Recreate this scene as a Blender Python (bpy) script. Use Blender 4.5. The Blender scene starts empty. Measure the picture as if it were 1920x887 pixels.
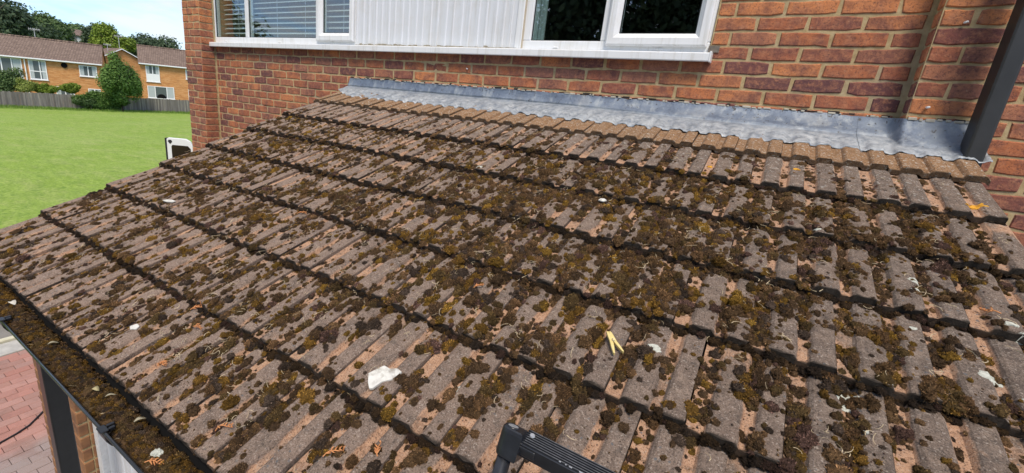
import bpy, math, random
import numpy as np
from mathutils import Matrix, Vector, noise as mnoise

random.seed(7)
RNG = np.random.default_rng(7)
S = bpy.context.scene
COL = S.collection

# ------------------------------------------------------------------ camera
cam_d = bpy.data.cameras.new('camera')
cam = bpy.data.objects.new('camera', cam_d)
COL.objects.link(cam)
right = Vector((0.8326, 0.5466, 0.0900))
fwd = Vector((-0.5076, 0.8178, -0.2712)).normalized()
right = (right - fwd * right.dot(fwd)).normalized()
up = right.cross(fwd)
m = Matrix((right, up, -fwd)).transposed().to_4x4()
m.translation = Vector((0.2658, -3.0067, -0.1221))
cam.matrix_world = m
cam_d.sensor_width = 36
cam_d.lens = 834.36 * 36 / 1920
cam_d.shift_x = (960 - 873.9) / 1920
cam_d.shift_y = -(443.5 - 424.5) / 1920
cam_d.clip_start = 0.02
cam_d.clip_end = 2000
S.camera = cam

# ------------------------------------------------------------------ sky, sun, exposure
SUN_DIR = Vector((0.32, -0.45, 0.83)).normalized()          # towards the sun: high, right, in front of the wall
W = bpy.data.worlds.new('World')
S.world = W
W.use_nodes = True
nt = W.node_tree
nt.nodes.clear()
out = nt.nodes.new('ShaderNodeOutputWorld')
bg = nt.nodes.new('ShaderNodeBackground')
sky = nt.nodes.new('ShaderNodeTexSky')
sky.sky_type = 'NISHITA'
sky.sun_disc = False
sky.sun_elevation = math.asin(SUN_DIR.z)
sky.sun_rotation = math.atan2(SUN_DIR.x, SUN_DIR.y)
sky.air_density = 0.8
sky.dust_density = 0.2
sky.ozone_density = 4.0
bg.inputs['Strength'].default_value = 0.15
tcw = nt.nodes.new('ShaderNodeTexCoord')
mpw = nt.nodes.new('ShaderNodeMapping')
mpw.inputs['Scale'].default_value = (1.6, 1.6, 6.5)
mpw.inputs['Rotation'].default_value = (0.1, 0.06, 0.5)
nzw = nt.nodes.new('ShaderNodeTexNoise')
nzw.inputs['Scale'].default_value = 1.7
nzw.inputs['Detail'].default_value = 7
nzw.inputs['Roughness'].default_value = 0.55
nzw.inputs['Distortion'].default_value = 0.4
rpw = nt.nodes.new('ShaderNodeValToRGB')
rpw.color_ramp.elements[0].position = 0.40
rpw.color_ramp.elements[0].color = (0.05, 0.05, 0.05, 1)
rpw.color_ramp.elements[1].position = 0.60
rpw.color_ramp.elements[1].color = (0.9, 0.9, 0.9, 1)
mxw = nt.nodes.new('ShaderNodeMixRGB')
mxw.inputs[2].default_value = (3.75, 3.8, 3.8, 1)            # thin white cloud
L = nt.links
L.new(tcw.outputs['Generated'], mpw.inputs[0])
L.new(mpw.outputs[0], nzw.inputs['Vector'])
L.new(nzw.outputs['Fac'], rpw.inputs[0])
L.new(rpw.outputs[0], mxw.inputs[0])
tnw = nt.nodes.new('ShaderNodeMixRGB')
tnw.blend_type = 'MULTIPLY'
tnw.inputs[0].default_value = 1
tnw.inputs[2].default_value = (.58, .80, .96, 1)              # clear summer blue between the clouds
L.new(sky.outputs[0], tnw.inputs[1])
L.new(tnw.outputs[0], mxw.inputs[1])
L.new(mxw.outputs[0], bg.inputs[0])
L.new(bg.outputs[0], out.inputs[0])

sun_d = bpy.data.lights.new('sun', 'SUN')
sun_d.energy = 2.35
sun_d.angle = math.radians(20)
sun_d.color = (1.0, 0.89, 0.75)
sun = bpy.data.objects.new('sun', sun_d)
sun.rotation_euler = (-SUN_DIR).to_track_quat('-Z', 'Y').to_euler()
COL.objects.link(sun)

S.view_settings.view_transform = 'Standard'
S.view_settings.look = 'None'
S.view_settings.gamma = 1
S.view_settings.exposure = 0.78
S.render.engine = 'CYCLES'


# ------------------------------------------------------------------ helpers
def mat(name, base=(0.5, 0.5, 0.5), rough=0.7, metal=0.0, spec=0.5):
    m = bpy.data.materials.new(name)
    m.use_nodes = True
    b = m.node_tree.nodes['Principled BSDF']
    b.inputs['Base Color'].default_value = (*base, 1)
    b.inputs['Roughness'].default_value = rough
    b.inputs['Metallic'].default_value = metal
    b.inputs['Specular IOR Level'].default_value = spec
    return m


class NT:
    """small node-building helper"""
    def __init__(s, m):
        s.m = m
        s.t = m.node_tree
        s.b = s.t.nodes['Principled BSDF']

    def n(s, typ, **kw):
        nd = s.t.nodes.new(typ)
        for k, v in kw.items():
            if hasattr(nd, k):
                setattr(nd, k, v)
            else:
                nd.inputs[k].default_value = v
        return nd

    def l(s, a, b):
        s.t.links.new(a, b)

    def coord(s, kind='Object'):
        if kind == 'World':
            return s.n('ShaderNodeNewGeometry').outputs['Position']
        return s.n('ShaderNodeTexCoord').outputs[kind]

    def noise(s, vec, scale, detail=4, rough=0.55, dist=0.0, out='Fac'):
        nd = s.n('ShaderNodeTexNoise')
        nd.inputs['Scale'].default_value = scale
        nd.inputs['Detail'].default_value = detail
        nd.inputs['Roughness'].default_value = rough
        nd.inputs['Distortion'].default_value = dist
        s.l(vec, nd.inputs['Vector'])
        return nd.outputs[out]

    def voro(s, vec, scale, out='Distance', feature='F1'):
        nd = s.n('ShaderNodeTexVoronoi')
        nd.feature = feature
        nd.inputs['Scale'].default_value = scale
        s.l(vec, nd.inputs['Vector'])
        return nd.outputs[out]

    def ramp(s, fac, stops, interp='LINEAR'):
        nd = s.n('ShaderNodeValToRGB')
        cr = nd.color_ramp
        cr.interpolation = interp
        while len(cr.elements) < len(stops):
            cr.elements.new(0.5)
        for e, (p, c) in zip(cr.elements, stops):
            e.position = p
            e.color = (c, c, c, 1) if isinstance(c, (int, float)) else (*c, 1)
        s.l(fac, nd.inputs[0])
        return nd.outputs[0]

    def mix(s, fac, a, b, mode='MIX'):
        nd = s.n('ShaderNodeMixRGB', blend_type=mode)
        for i, v in ((0, fac), (1, a), (2, b)):
            if isinstance(v, (int, float)):
                nd.inputs[i].default_value = v if i == 0 else (v, v, v, 1)
            elif isinstance(v, tuple):
                nd.inputs[i].default_value = (*v, 1)
            else:
                s.l(v, nd.inputs[i])
        return nd.outputs[0]

    def math(s, op, a, b=0.0, clamp=False):
        nd = s.n('ShaderNodeMath', operation=op, use_clamp=clamp)
        for i, v in ((0, a), (1, b)):
            if isinstance(v, (int, float)):
                nd.inputs[i].default_value = v
            else:
                s.l(v, nd.inputs[i])
        return nd.outputs[0]

    def attr(s, name, out='Fac'):
        nd = s.n('ShaderNodeAttribute', attribute_name=name)
        return nd.outputs[out]

    def rnd(s):
        return s.n('ShaderNodeObjectInfo').outputs['Random']

    def mapping(s, vec, scale=(1, 1, 1), rot=(0, 0, 0)):
        nd = s.n('ShaderNodeMapping')
        nd.inputs['Scale'].default_value = scale
        nd.inputs['Rotation'].default_value = rot
        s.l(vec, nd.inputs[0])
        return nd.outputs[0]

    def color(s, c):
        s.l(c, s.b.inputs['Base Color'])

    def rough(s, c):
        s.l(c, s.b.inputs['Roughness'])

    def bump(s, h, strength=0.3, dist=0.01):
        nd = s.n('ShaderNodeBump')
        nd.inputs['Strength'].default_value = strength
        nd.inputs['Distance'].default_value = dist
        s.l(h, nd.inputs['Height'])
        s.l(nd.outputs[0], s.b.inputs['Normal'])


def link(o, parent=None):
    COL.objects.link(o)
    if parent is not None:
        o.parent = parent
    return o


def tag(o, label=None, cat=None, group=None, kind=None):
    if label:
        o['label'] = label
    if cat:
        o['category'] = cat
    if group:
        o['group'] = group
    if kind:
        o['kind'] = kind
    return o


def empty(name, loc=(0, 0, 0), label=None, cat=None, group=None, parent=None):
    o = bpy.data.objects.new(name, None)
    o.empty_display_size = 0.1
    o.location = loc
    link(o, parent)
    return tag(o, label, cat, group)


class MB:
    """collects geometry into one mesh"""
    def __init__(s):
        s.v = []
        s.f = []

    def add(s, v, f):
        b = len(s.v)
        s.v += [tuple(p) for p in v]
        s.f += [tuple(i + b for i in q) for q in f]
        return s

    def box(s, x0, x1, y0, y1, z0, z1):
        v = [(x0, y0, z0), (x1, y0, z0), (x1, y1, z0), (x0, y1, z0), (x0, y0, z1), (x1, y0, z1), (x1, y1, z1), (x0, y1, z1)]
        return s.add(v, [(0, 3, 2, 1), (4, 5, 6, 7), (0, 1, 5, 4), (1, 2, 6, 5), (2, 3, 7, 6), (3, 0, 4, 7)])

    def prism(s, poly, axis, a, b):
        """extrude a 2D polygon along an axis; poly is ccw in the other two axes"""
        n = len(poly)

        def P(p, t):
            if axis == 'x':
                return (t, p[0], p[1])
            if axis == 'y':
                return (p[0], t, p[1])
            return (p[0], p[1], t)
        v = [P(p, a) for p in poly] + [P(p, b) for p in poly]
        f = [(i, (i + 1) % n, n + (i + 1) % n, n + i) for i in range(n)]
        f += [tuple(reversed(range(n))), tuple(range(n, 2 * n))]
        return s.add(v, f)

    def tube(s, pts, rads, n=6, cap=True):
        pts = [Vector(p) for p in pts]
        if isinstance(rads, (int, float)):
            rads = [rads] * len(pts)
        v, f = [], []
        for i, p in enumerate(pts):
            d = (pts[min(i + 1, len(pts) - 1)] - pts[max(i - 1, 0)]).normalized()
            a = d.cross(Vector((0, 0, 1)))
            if a.length < 1e-3:
                a = d.cross(Vector((1, 0, 0)))
            a.normalize()
            b = d.cross(a)
            for k in range(n):
                t = 2 * math.pi * k / n
                v.append(p + (a * math.cos(t) + b * math.sin(t)) * rads[i])
        for i in range(len(pts) - 1):
            for k in range(n):
                k2 = (k + 1) % n
                f.append((i * n + k, i * n + k2, (i + 1) * n + k2, (i + 1) * n + k))
        if cap:
            f.append(tuple(reversed(range(n))))
            f.append(tuple(range((len(pts) - 1) * n, len(pts) * n)))
        return s.add(v, f)

    def mesh(s, name, mt, smooth=False):
        me = bpy.data.meshes.new(name)
        me.from_pydata(s.v, [], s.f)
        if mt is not None:
            me.materials.append(mt)
        if smooth:
            me.polygons.foreach_set('use_smooth', [True] * len(me.polygons))
        me.update()
        return me

    def build(s, name, mt, parent=None, smooth=False, bevel=0.0, seg=1):
        me = s.mesh(name, mt, smooth)
        o = bpy.data.objects.new(name, me)
        link(o, parent)
        if bevel:
            b = o.modifiers.new('bevel', 'BEVEL')
            b.width = bevel
            b.segments = seg
            b.limit_method = 'ANGLE'
            b.angle_limit = math.radians(40)
        return o


def big_mesh(name, V, F, mt, parent=None, smooth=True, attrs=None):
    """V (n,3), F (m,3|4) numpy arrays; attrs {name: (n,) float or (n,3) colour} per point"""
    V = np.asarray(V, dtype=np.float32)
    F = np.asarray(F, dtype=np.int32)
    me = bpy.data.meshes.new(name)
    n, k = F.shape
    me.vertices.add(len(V))
    me.vertices.foreach_set('co', V.ravel())
    me.loops.add(n * k)
    me.loops.foreach_set('vertex_index', F.ravel())
    me.polygons.add(n)
    me.polygons.foreach_set('loop_start', np.arange(0, n * k, k, dtype=np.int32))
    me.polygons.foreach_set('use_smooth', np.full(n, smooth, dtype=bool))
    for an, av in (attrs or {}).items():
        av = np.asarray(av, dtype=np.float32)
        if av.ndim == 1:
            a = me.attributes.new(an, 'FLOAT', 'POINT')
            a.data.foreach_set('value', av)
        else:
            a = me.attributes.new(an, 'FLOAT_COLOR', 'POINT')
            c4 = np.ones((len(av), 4), dtype=np.float32)
            c4[:, :3] = av
            a.data.foreach_set('color', c4.ravel())
    me.materials.append(mt)
    me.update(calc_edges=True)
    me.validate()
    o = bpy.data.objects.new(name, me)
    return link(o, parent)


def icosphere(sub):
    t = (1 + 5 ** .5) / 2
    v = [(-1, t, 0), (1, t, 0), (-1, -t, 0), (1, -t, 0), (0, -1, t), (0, 1, t), (0, -1, -t), (0, 1, -t), (t, 0, -1), (t, 0, 1), (-t, 0, -1), (-t, 0, 1)]
    f = [(0, 11, 5), (0, 5, 1), (0, 1, 7), (0, 7, 10), (0, 10, 11), (1, 5, 9), (5, 11, 4), (11, 10, 2), (10, 7, 6), (7, 1, 8),
         (3, 9, 4), (3, 4, 2), (3, 2, 6), (3, 6, 8), (3, 8, 9), (4, 9, 5), (2, 4, 11), (6, 2, 10), (8, 6, 7), (9, 8, 1)]
    v = [np.array(p) / np.linalg.norm(p) for p in v]
    for _ in range(sub):
        cache, nf = {}, []

        def mid(a, b):
            k = (min(a, b), max(a, b))
            if k not in cache:
                p = v[a] + v[b]
                v.append(p / np.linalg.norm(p))
                cache[k] = len(v) - 1
            return cache[k]
        for a, b, c in f:
            ab, bc, ca = mid(a, b), mid(b, c), mid(c, a)
            nf += [(a, ab, ca), (b, bc, ab), (c, ca, bc), (ab, bc, ca)]
        f = nf
    return np.array(v), np.array(f)


# ------------------------------------------------------------------ dimensions
G = -3.4                       # ground level by the house
PITCH = 0.3584                 # roof pitch
Y1, Z1 = -0.4736, -0.223       # front top edge of the uppermost course
GA = 0.3206                    # gauge
TW = 0.189                     # tile cover width
XL, XR = -2.928, 1.040         # verges
TH = 0.027                     # one course stands this much above the next
NC = 8
cp, sp = math.cos(PITCH), math.sin(PITCH)
SEAM0 = 0.551
RIB = 0.0145


def roofpt(x, s, h=0.0):
    return Vector((x, Y1 - s * cp - h * sp, Z1 - s * sp + h * cp))


PT = np.array([0.0, 0.030, 0.195, 0.230, 0.268, 0.505, 0.542, 0.578, 0.680, 0.715, 0.750, 0.960, 0.985, 1.0])
PH = np.array([-.012, -RIB, -RIB, -.0042, 0.0, 0.0, -.0042, -RIB, -RIB, -.0046, -.0006, -.0006, -.0025, -.012])


def prof(x, k):
    t = np.mod((np.asarray(x) - SEAM0) / TW + 0.5 * np.mod(k, 2), 1.0)
    return np.interp(t, PT, PH)


def surf(x, s):
    s = np.asarray(s, dtype=float)
    k = np.maximum(np.ceil(s / GA - 1e-6), 0)
    return -(k * GA - s) / GA * TH + prof(x, k)


PTl, PHl = [float(a) for a in PT], [float(a) for a in PH]


def prof1(x, k):
    t = ((x - SEAM0) / TW + 0.5 * (k % 2)) % 1.0
    for i in range(len(PTl) - 1):
        if t <= PTl[i + 1]:
            return PHl[i] + (PHl[i + 1] - PHl[i]) * (t - PTl[i]) / (PTl[i + 1] - PTl[i])
    return PHl[-1]


def surf1(x, s):
    k = max(0, math.ceil(s / GA - 1e-6))
    return -(k * GA - s) / GA * TH + prof1(x, k)


def lawn_z(x):
    return float(np.interp(x, [-400, -220, -150, -110, -76, -70, -63.5, -10, 50], [9.0, 5.0, 2.0, -2.0, -5.4, -5.3, -4.9, G, G]))


# ------------------------------------------------------------------ materials
def M_brick():
    m = mat('red_brick', rough=0.88)
    t = NT(m)
    r = t.rnd()
    pos = t.coord('World')
    base = t.ramp(r, [(0.0, (.30, .092, .046)), (.18, (.50, .168, .062)), (.34, (.27, .084, .054)), (.50, (.58, .215, .078)),
                      (.62, (.19, .062, .052)), (.74, (.115, .046, .048)), (.86, (.42, .165, .085)), (1.0, (.28, .120, .085))])
    n1 = t.noise(pos, 9, 5, .65)
    dark = t.mix(t.ramp(n1, [(.42, 0.0), (.62, .72)]), base, (.110, .044, .046))
    n2 = t.noise(pos, 32, 5, .75)
    mottled = t.mix(t.ramp(n2, [(.46, 0.0), (.68, .65)]), dark, (.52, .225, .115))  # lighter orange mottling of the brick itself
    n3 = t.noise(pos, 95, 4, .8)
    sp_ = t.mix(t.ramp(n3, [(.36, .75), (.48, 0.0)]), mottled, (.085, .036, .032))
    n4 = t.noise(pos, 55, 4, .75)
    t.color(t.mix(t.ramp(n4, [(.62, 0.0), (.74, .5)]), sp_, (.52, .40, .28)))
    t.bump(t.math('ADD', n3, t.math('MULTIPLY', n2, 1.2)), .8, .004)
    return m


def M_mortar():
    m = mat('lime_mortar', rough=.95)
    t = NT(m)
    pos = t.coord('World')
    n = t.noise(pos, 26, 5, .65)
    c = t.ramp(n, [(.25, (.31, .22, .108)), (.5, (.45, .335, .175)), (.75, (.55, .44, .26))])
    g = t.noise(pos, 2.2, 3)
    c = t.mix(t.ramp(g, [(.50, 0.0), (.70, .55)]), c, (.34, .285, .21))
    t.color(c)
    t.bump(t.noise(pos, 240, 4, .7), .9, .004)
    return m


def M_tile(top=False):
    m = mat('concrete_tile_clean' if top else 'concrete_tile', rough=.93, spec=.25)
    t = NT(m)
    pos = t.coord('World')
    rib = t.attr('rib')
    r = t.rnd()
    fine = t.noise(pos, 260, 4, .8)
    med = t.noise(pos, 42, 5, .65)
    big = t.noise(pos, 3.1, 3, .5)
    if top:
        c = t.ramp(med, [(.25, (.185, .100, .048)), (.5, (.285, .160, .078)), (.75, (.355, .215, .115))])
        c = t.mix(t.math('MULTIPLY', r, .35), c, (.20, .135, .085))
    else:
        grey = t.ramp(med, [(.25, (.092, .068, .055)), (.5, (.160, .122, .098)), (.75, (.24, .188, .152))])
        grey = t.mix(t.math('MULTIPLY', r, .5), grey, (.175, .125, .096))
        salmon = t.ramp(med, [(.25, (.31, .178, .108)), (.5, (.45, .265, .165)), (.78, (.53, .335, .215))])
        k = t.math('ADD', t.math('MULTIPLY', t.math('SUBTRACT', 1.0, rib), .72), t.math('MULTIPLY', t.math('SUBTRACT', big, .5), 1.5))
        k = t.math('ADD', k, t.math('MULTIPLY', t.math('SUBTRACT', t.noise(pos, 9, 4, .6), .5), 1.3))
        k = t.math('ADD', k, t.math('MULTIPLY', t.math('SUBTRACT', r, .5), .3))
        mot = t.noise(pos, 24, 5, .7)
        sx0 = t.n('ShaderNodeSeparateXYZ')
        t.l(pos, sx0.inputs[0])
        lf = t.math('MULTIPLY', t.math('ADD', t.math('MULTIPLY', sx0.outputs[0], -.5), t.math('MULTIPLY', sx0.outputs[1], -.22)), .75, clamp=True)
        grey = t.mix(lf, grey, (.255, .180, .138))
        grey = t.mix(t.ramp(mot, [(.52, 0.0), (.70, .75)]), grey, (.29, .215, .165))
        grey = t.mix(t.ramp(mot, [(.30, .7), (.46, 0.0)]), grey, (.085, .070, .060))
        c = t.mix(t.ramp(k, [(.30, 0.0), (.55, 1.0)]), grey, salmon)
        blot = t.noise(pos, 16, 4, .7)
        c = t.mix(t.ramp(blot, [(.55, 0.0), (.72, .6)]), c, (.07, .055, .045))
    # grains of the concrete
    c = t.mix(t.ramp(fine, [(.36, .9), (.48, 0.0)]), c, (.040, .032, .027))
    gr = t.noise(pos, 130, 3, .7)
    c = t.mix(t.ramp(gr, [(.58, 0.0), (.68, .6)]), c, (.40, .345, .295))
    c = t.mix(t.ramp(gr, [(.32, .6), (.42, 0.0)]), c, (.055, .045, .038))
    c = t.mix(t.ramp(fine, [(.57, 0.0), (.70, .7)]), c, (.45, .385, .325))
    # grey and white crust lichen spots
    v = t.voro(t.mix(.012, pos, t.noise(pos, 60, 2, out='Color'), 'ADD'), 46)
    c = t.mix(t.math('MULTIPLY', t.ramp(v, [(.10, 1.0), (.20, 0.0)]), t.ramp(t.noise(pos, 5, 2), [(.45, 0.0), (.55, .85)])), c, (.11, .115, .12) if not top else (.5, .46, .38))
    sx = t.n('ShaderNodeSeparateXYZ')
    t.l(pos, sx.inputs[0])
    w = t.noise(t.mapping(pos, (1, 1, 1)), 85, 2, .6)
    zone = t.ramp(t.math('ADD', t.math('MULTIPLY', sx.outputs[0], .18), t.math('MULTIPLY', sx.outputs[1], .62)), [(.0, 0), (.5, 1)])
    zf = t.math('ADD', t.math('MULTIPLY', sx.outputs[1], 1.35), 1.55, clamp=True)
    c = t.mix(t.math('MULTIPLY', t.ramp(w, [(.60, 0.0), (.68, .9)]), zf), c, (.46, .44, .40))
    # near-black over the exposed front edges, broken up by noise
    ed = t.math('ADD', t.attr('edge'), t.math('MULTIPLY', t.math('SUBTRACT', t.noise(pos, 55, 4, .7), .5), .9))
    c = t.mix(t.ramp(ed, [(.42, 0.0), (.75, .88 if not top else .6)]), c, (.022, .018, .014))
    t.color(c)
    t.bump(t.math('ADD', fine, t.math('MULTIPLY', med, 1.0)), .85, .004)
    return m


def M_moss():
    m = mat('moss', rough=1.0, spec=.1)
    t = NT(m)
    pos = t.coord('World')
    c = t.attr('tint', 'Color')
    n = t.noise(pos, 330, 3, .7)
    n2 = t.noise(pos, 75, 4, .7)
    c = t.mix(t.ramp(n, [(.36, .55), (.52, 0.0)]), c, (.014, .010, .007))
    c = t.mix(t.ramp(n, [(.58, 0.0), (.76, .45)]), c, (.24, .16, .065))
    c = t.mix(t.ramp(n2, [(.35, .5), (.55, 0.0)]), c, (.020, .014, .009))
    t.color(c)
    t.bump(t.math('ADD', n, n2), 1.0, .012)
    return m


def M_lead():
    m = mat('lead_sheet', (.36, .40, .45), .42, .25)
    t = NT(m)
    pos = t.coord('World')
    n = t.noise(pos, 7, 5, .65)
    c = t.ramp(n, [(.28, (.075, .100, .145)), (.5, (.135, .170, .230)), (.72, (.225, .265, .32))])
    st = t.noise(t.mapping(pos, (26, 26, 3)), 1.0, 4, .6)
    c = t.mix(t.ramp(st, [(.50, 0.0), (.70, .5)]), c, (.44, .47, .48))
    sp_ = t.noise(t.mapping(pos, (60, 60, 22)), 1.0, 3, .6)
    c = t.mix(t.ramp(sp_, [(.64, 0.0), (.68, .9)]), c, (.045, .042, .04))
    c = t.mix(t.ramp(t.noise(pos, 3.1, 3), [(.55, 0.0), (.7, .4)]), c, (.42, .42, .40))
    ap = t.math('MULTIPLY', t.attr('apron'), t.ramp(t.noise(pos, 9, 5, .7), [(.28, .25), (.60, .95)]))  # apron whitened against the upstand: sky light put into the lead colour
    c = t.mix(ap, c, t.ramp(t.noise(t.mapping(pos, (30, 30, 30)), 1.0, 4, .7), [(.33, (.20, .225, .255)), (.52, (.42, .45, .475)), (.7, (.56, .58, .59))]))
    t.color(c)
    t.rough(t.ramp(n, [(.3, .45), (.7, .65)]))
    t.bump(t.noise(pos, 70, 5, .65), .6, .008)
    return m


def M_upvc(name='white_upvc', base=(.74, .755, .77)):
    m = mat(name, base, .35)
    t = NT(m)
    pos = t.coord('World')
    n = t.noise(pos, 6, 5, .65)
    c = t.mix(t.ramp(n, [(.50, 0.0), (.75, .28)]), base, (.50, .46, .38))
    stk = t.noise(t.mapping(pos, (38, 38, 1.6)), 1.0, 4, .65)
    c = t.mix(t.ramp(stk, [(.52, 0.0), (.70, .38)]), c, (.42, .40, .34))
    t.color(c)
    t.rough(t.ramp(n, [(.3, .3), (.7, .5)]))
    return m


def M_noise(name, a, b, scale, rough=.85, bump=.3, dist=.01, detail=4, kind='World', c3=None, s3=2.0, metal=0.0):
    m = mat(name, a, rough, metal)
    t = NT(m)
    pos = t.coord(kind)
    n = t.noise(pos, scale, detail, .6)
    c = t.ramp(n, [(.28, a), (.72, b)])
    if c3:
        c = t.mix(t.ramp(t.noise(pos, s3, 4, .6), [(.48, 0.0), (.66, .8)]), c, c3)
    t.color(c)
    if bump:
        t.bump(n, bump, dist)
    return m


def M_glass():
    m = bpy.data.materials.new('window_glass')
    m.use_nodes = True
    t = m.node_tree
    t.nodes.clear()
    o = t.nodes.new('ShaderNodeOutputMaterial')
    mx = t.nodes.new('ShaderNodeMixShader')
    tr = t.nodes.new('ShaderNodeBsdfTransparent')
    tr.inputs[0].default_value = (.80, .86, .85, 1)
    gl = t.nodes.new('ShaderNodeBsdfGlossy')
    gl.inputs['Roughness'].default_value = 0.01
    fr = t.nodes.new('ShaderNodeFresnel')
    fr.inputs[0].default_value = 2.9
    geo = t.nodes.new('ShaderNodeNewGeometry')
    nz = t.nodes.new('ShaderNodeTexNoise')
    nz.inputs['Scale'].default_value = 1.6
    bp = t.nodes.new('ShaderNodeBump')
    bp.inputs['Strength'].default_value = .05
    bp.inputs['Distance'].default_value = .05
    t.links.new(geo.outputs['Position'], nz.inputs['Vector'])
    t.links.new(nz.outputs[0], bp.inputs['Height'])
    t.links.new(bp.outputs[0], gl.inputs['Normal'])
    bk = t.nodes.new('ShaderNodeMath')
    bk.operation = 'SUBTRACT'
    bk.inputs[0].default_value = 1.0
    ml = t.nodes.new('ShaderNodeMath')
    ml.operation = 'MULTIPLY'
    t.links.new(geo.outputs['Backfacing'], bk.inputs[1])
    t.links.new(bk.outputs[0], ml.inputs[0])
    t.links.new(fr.outputs[0], ml.inputs[1])
    t.links.new(ml.outputs[0], mx.inputs[0])
    t.links.new(tr.outputs[0], mx.inputs[1])
    t.links.new(gl.outputs[0], mx.inputs[2])
    t.links.new(mx.outputs[0], o.inputs[0])
    return m


def M_leaf(name, a, b, c):
    m = mat(name, a, .6, spec=.3)
    t = NT(m)
    tint = t.attr('leaf')
    col = t.ramp(tint, [(0.0, a), (.55, b), (1.0, c)])
    col = t.mix(t.ramp(t.noise(t.coord('World'), .9, 3), [(.4, 0.0), (.7, .4)]), col, a)
    t.color(col)
    tr = t.n('ShaderNodeBsdfTranslucent')
    t.l(col, tr.inputs[0])
    mx = t.n('ShaderNodeMixShader')
    mx.inputs[0].default_value = .28
    t.l(t.b.outputs[0], mx.inputs[1])
    t.l(tr.outputs[0], mx.inputs[2])
    o = [n for n in t.t.nodes if n.type == 'OUTPUT_MATERIAL'][0]
    t.l(mx.outputs[0], o.inputs[0])
    return m


MAT = dict(
    brick=M_brick(), mortar=M_mortar(), tile=M_tile(), tile_top=M_tile(True), moss=M_moss(), lead=M_lead(), upvc=M_upvc(),
    cladding=M_upvc('white_cladding', (.66, .685, .72)), glass=M_glass(),
    black_plastic=M_noise('black_plastic', (.007, .0075, .0085), (.014, .0145, .016), 30, .34, .06, .002),
    grey_plastic=M_noise('dark_grey_plastic', (.020, .019, .018), (.030, .029, .028), 14, .42, .05, .002),
    felt=mat('black_felt', (.010, .010, .0105), 1.0, spec=.05),
    cement=M_noise('cement_bed', (.10, .085, .07), (.20, .17, .14), 40, .95, .6, .005),
    sealant=M_noise('white_sealant', (.34, .31, .25), (.50, .47, .40), 60, .8, .5, .003),
    grime=M_noise('dark_grime', (.012, .010, .009), (.045, .035, .028), 80, .95, .6, .003),
    beige=M_noise('beige_sealant', (.42, .36, .27), (.52, .45, .34), 30, .7),
    room=M_noise('room_wall', (.13, .125, .12), (.17, .16, .15), 2, .9, 0),
    dark_room=M_noise('dark_room_wall', (.020, .020, .022), (.030, .030, .032), 2, .9, 0),
    blind=mat('white_blind', (.85, .86, .86), .5),
    wood=M_noise('painted_timber', (.05, .045, .04), (.09, .08, .07), 20, .7),
    stalk=M_noise('dry_stalk', (.30, .22, .12), (.60, .50, .34), 300, .8, 0),
    sprig=M_noise('dead_conifer', (.36, .13, .04), (.58, .26, .10), 120, .8, 0),
    white_chip=M_noise('white_chip', (.50, .49, .45), (.68, .67, .62), 40, .8, .5, .004, c3=(.24, .21, .17), s3=38),
    lichen=M_noise('pale_lichen', (.34, .35, .30), (.56, .57, .50), 140, .95, .8, .004),
    orange_lichen=M_noise('orange_lichen', (.55, .25, .015), (.75, .40, .04), 200, .9, .8, .004),
    peg=M_noise('yellow_peg_plastic', (.60, .46, .16), (.70, .57, .25), 60, .45, .1, .002),
    steel=mat('steel', (.35, .34, .33), .35, .9),
    black_ladder=M_noise('black_ladder_paint', (.011, .012, .015), (.022, .024, .030), 40, .30, .08, .002),
    scuff=M_noise('scuffed_aluminium', (.30, .31, .33), (.50, .51, .53), 200, .5, .3, .002, metal=.4),
    van_white=mat('van_paint', (.74, .75, .76), .22),
    van_glass=mat('van_glass', (.022, .012, .010), .12),
    tyre=mat('tyre_rubber', (.015, .015, .016), .8),
    red_light=mat('tail_light', (.35, .02, .015), .2),
    cable=mat('cable_rubber', (.015, .015, .018), .5),
)

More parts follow.
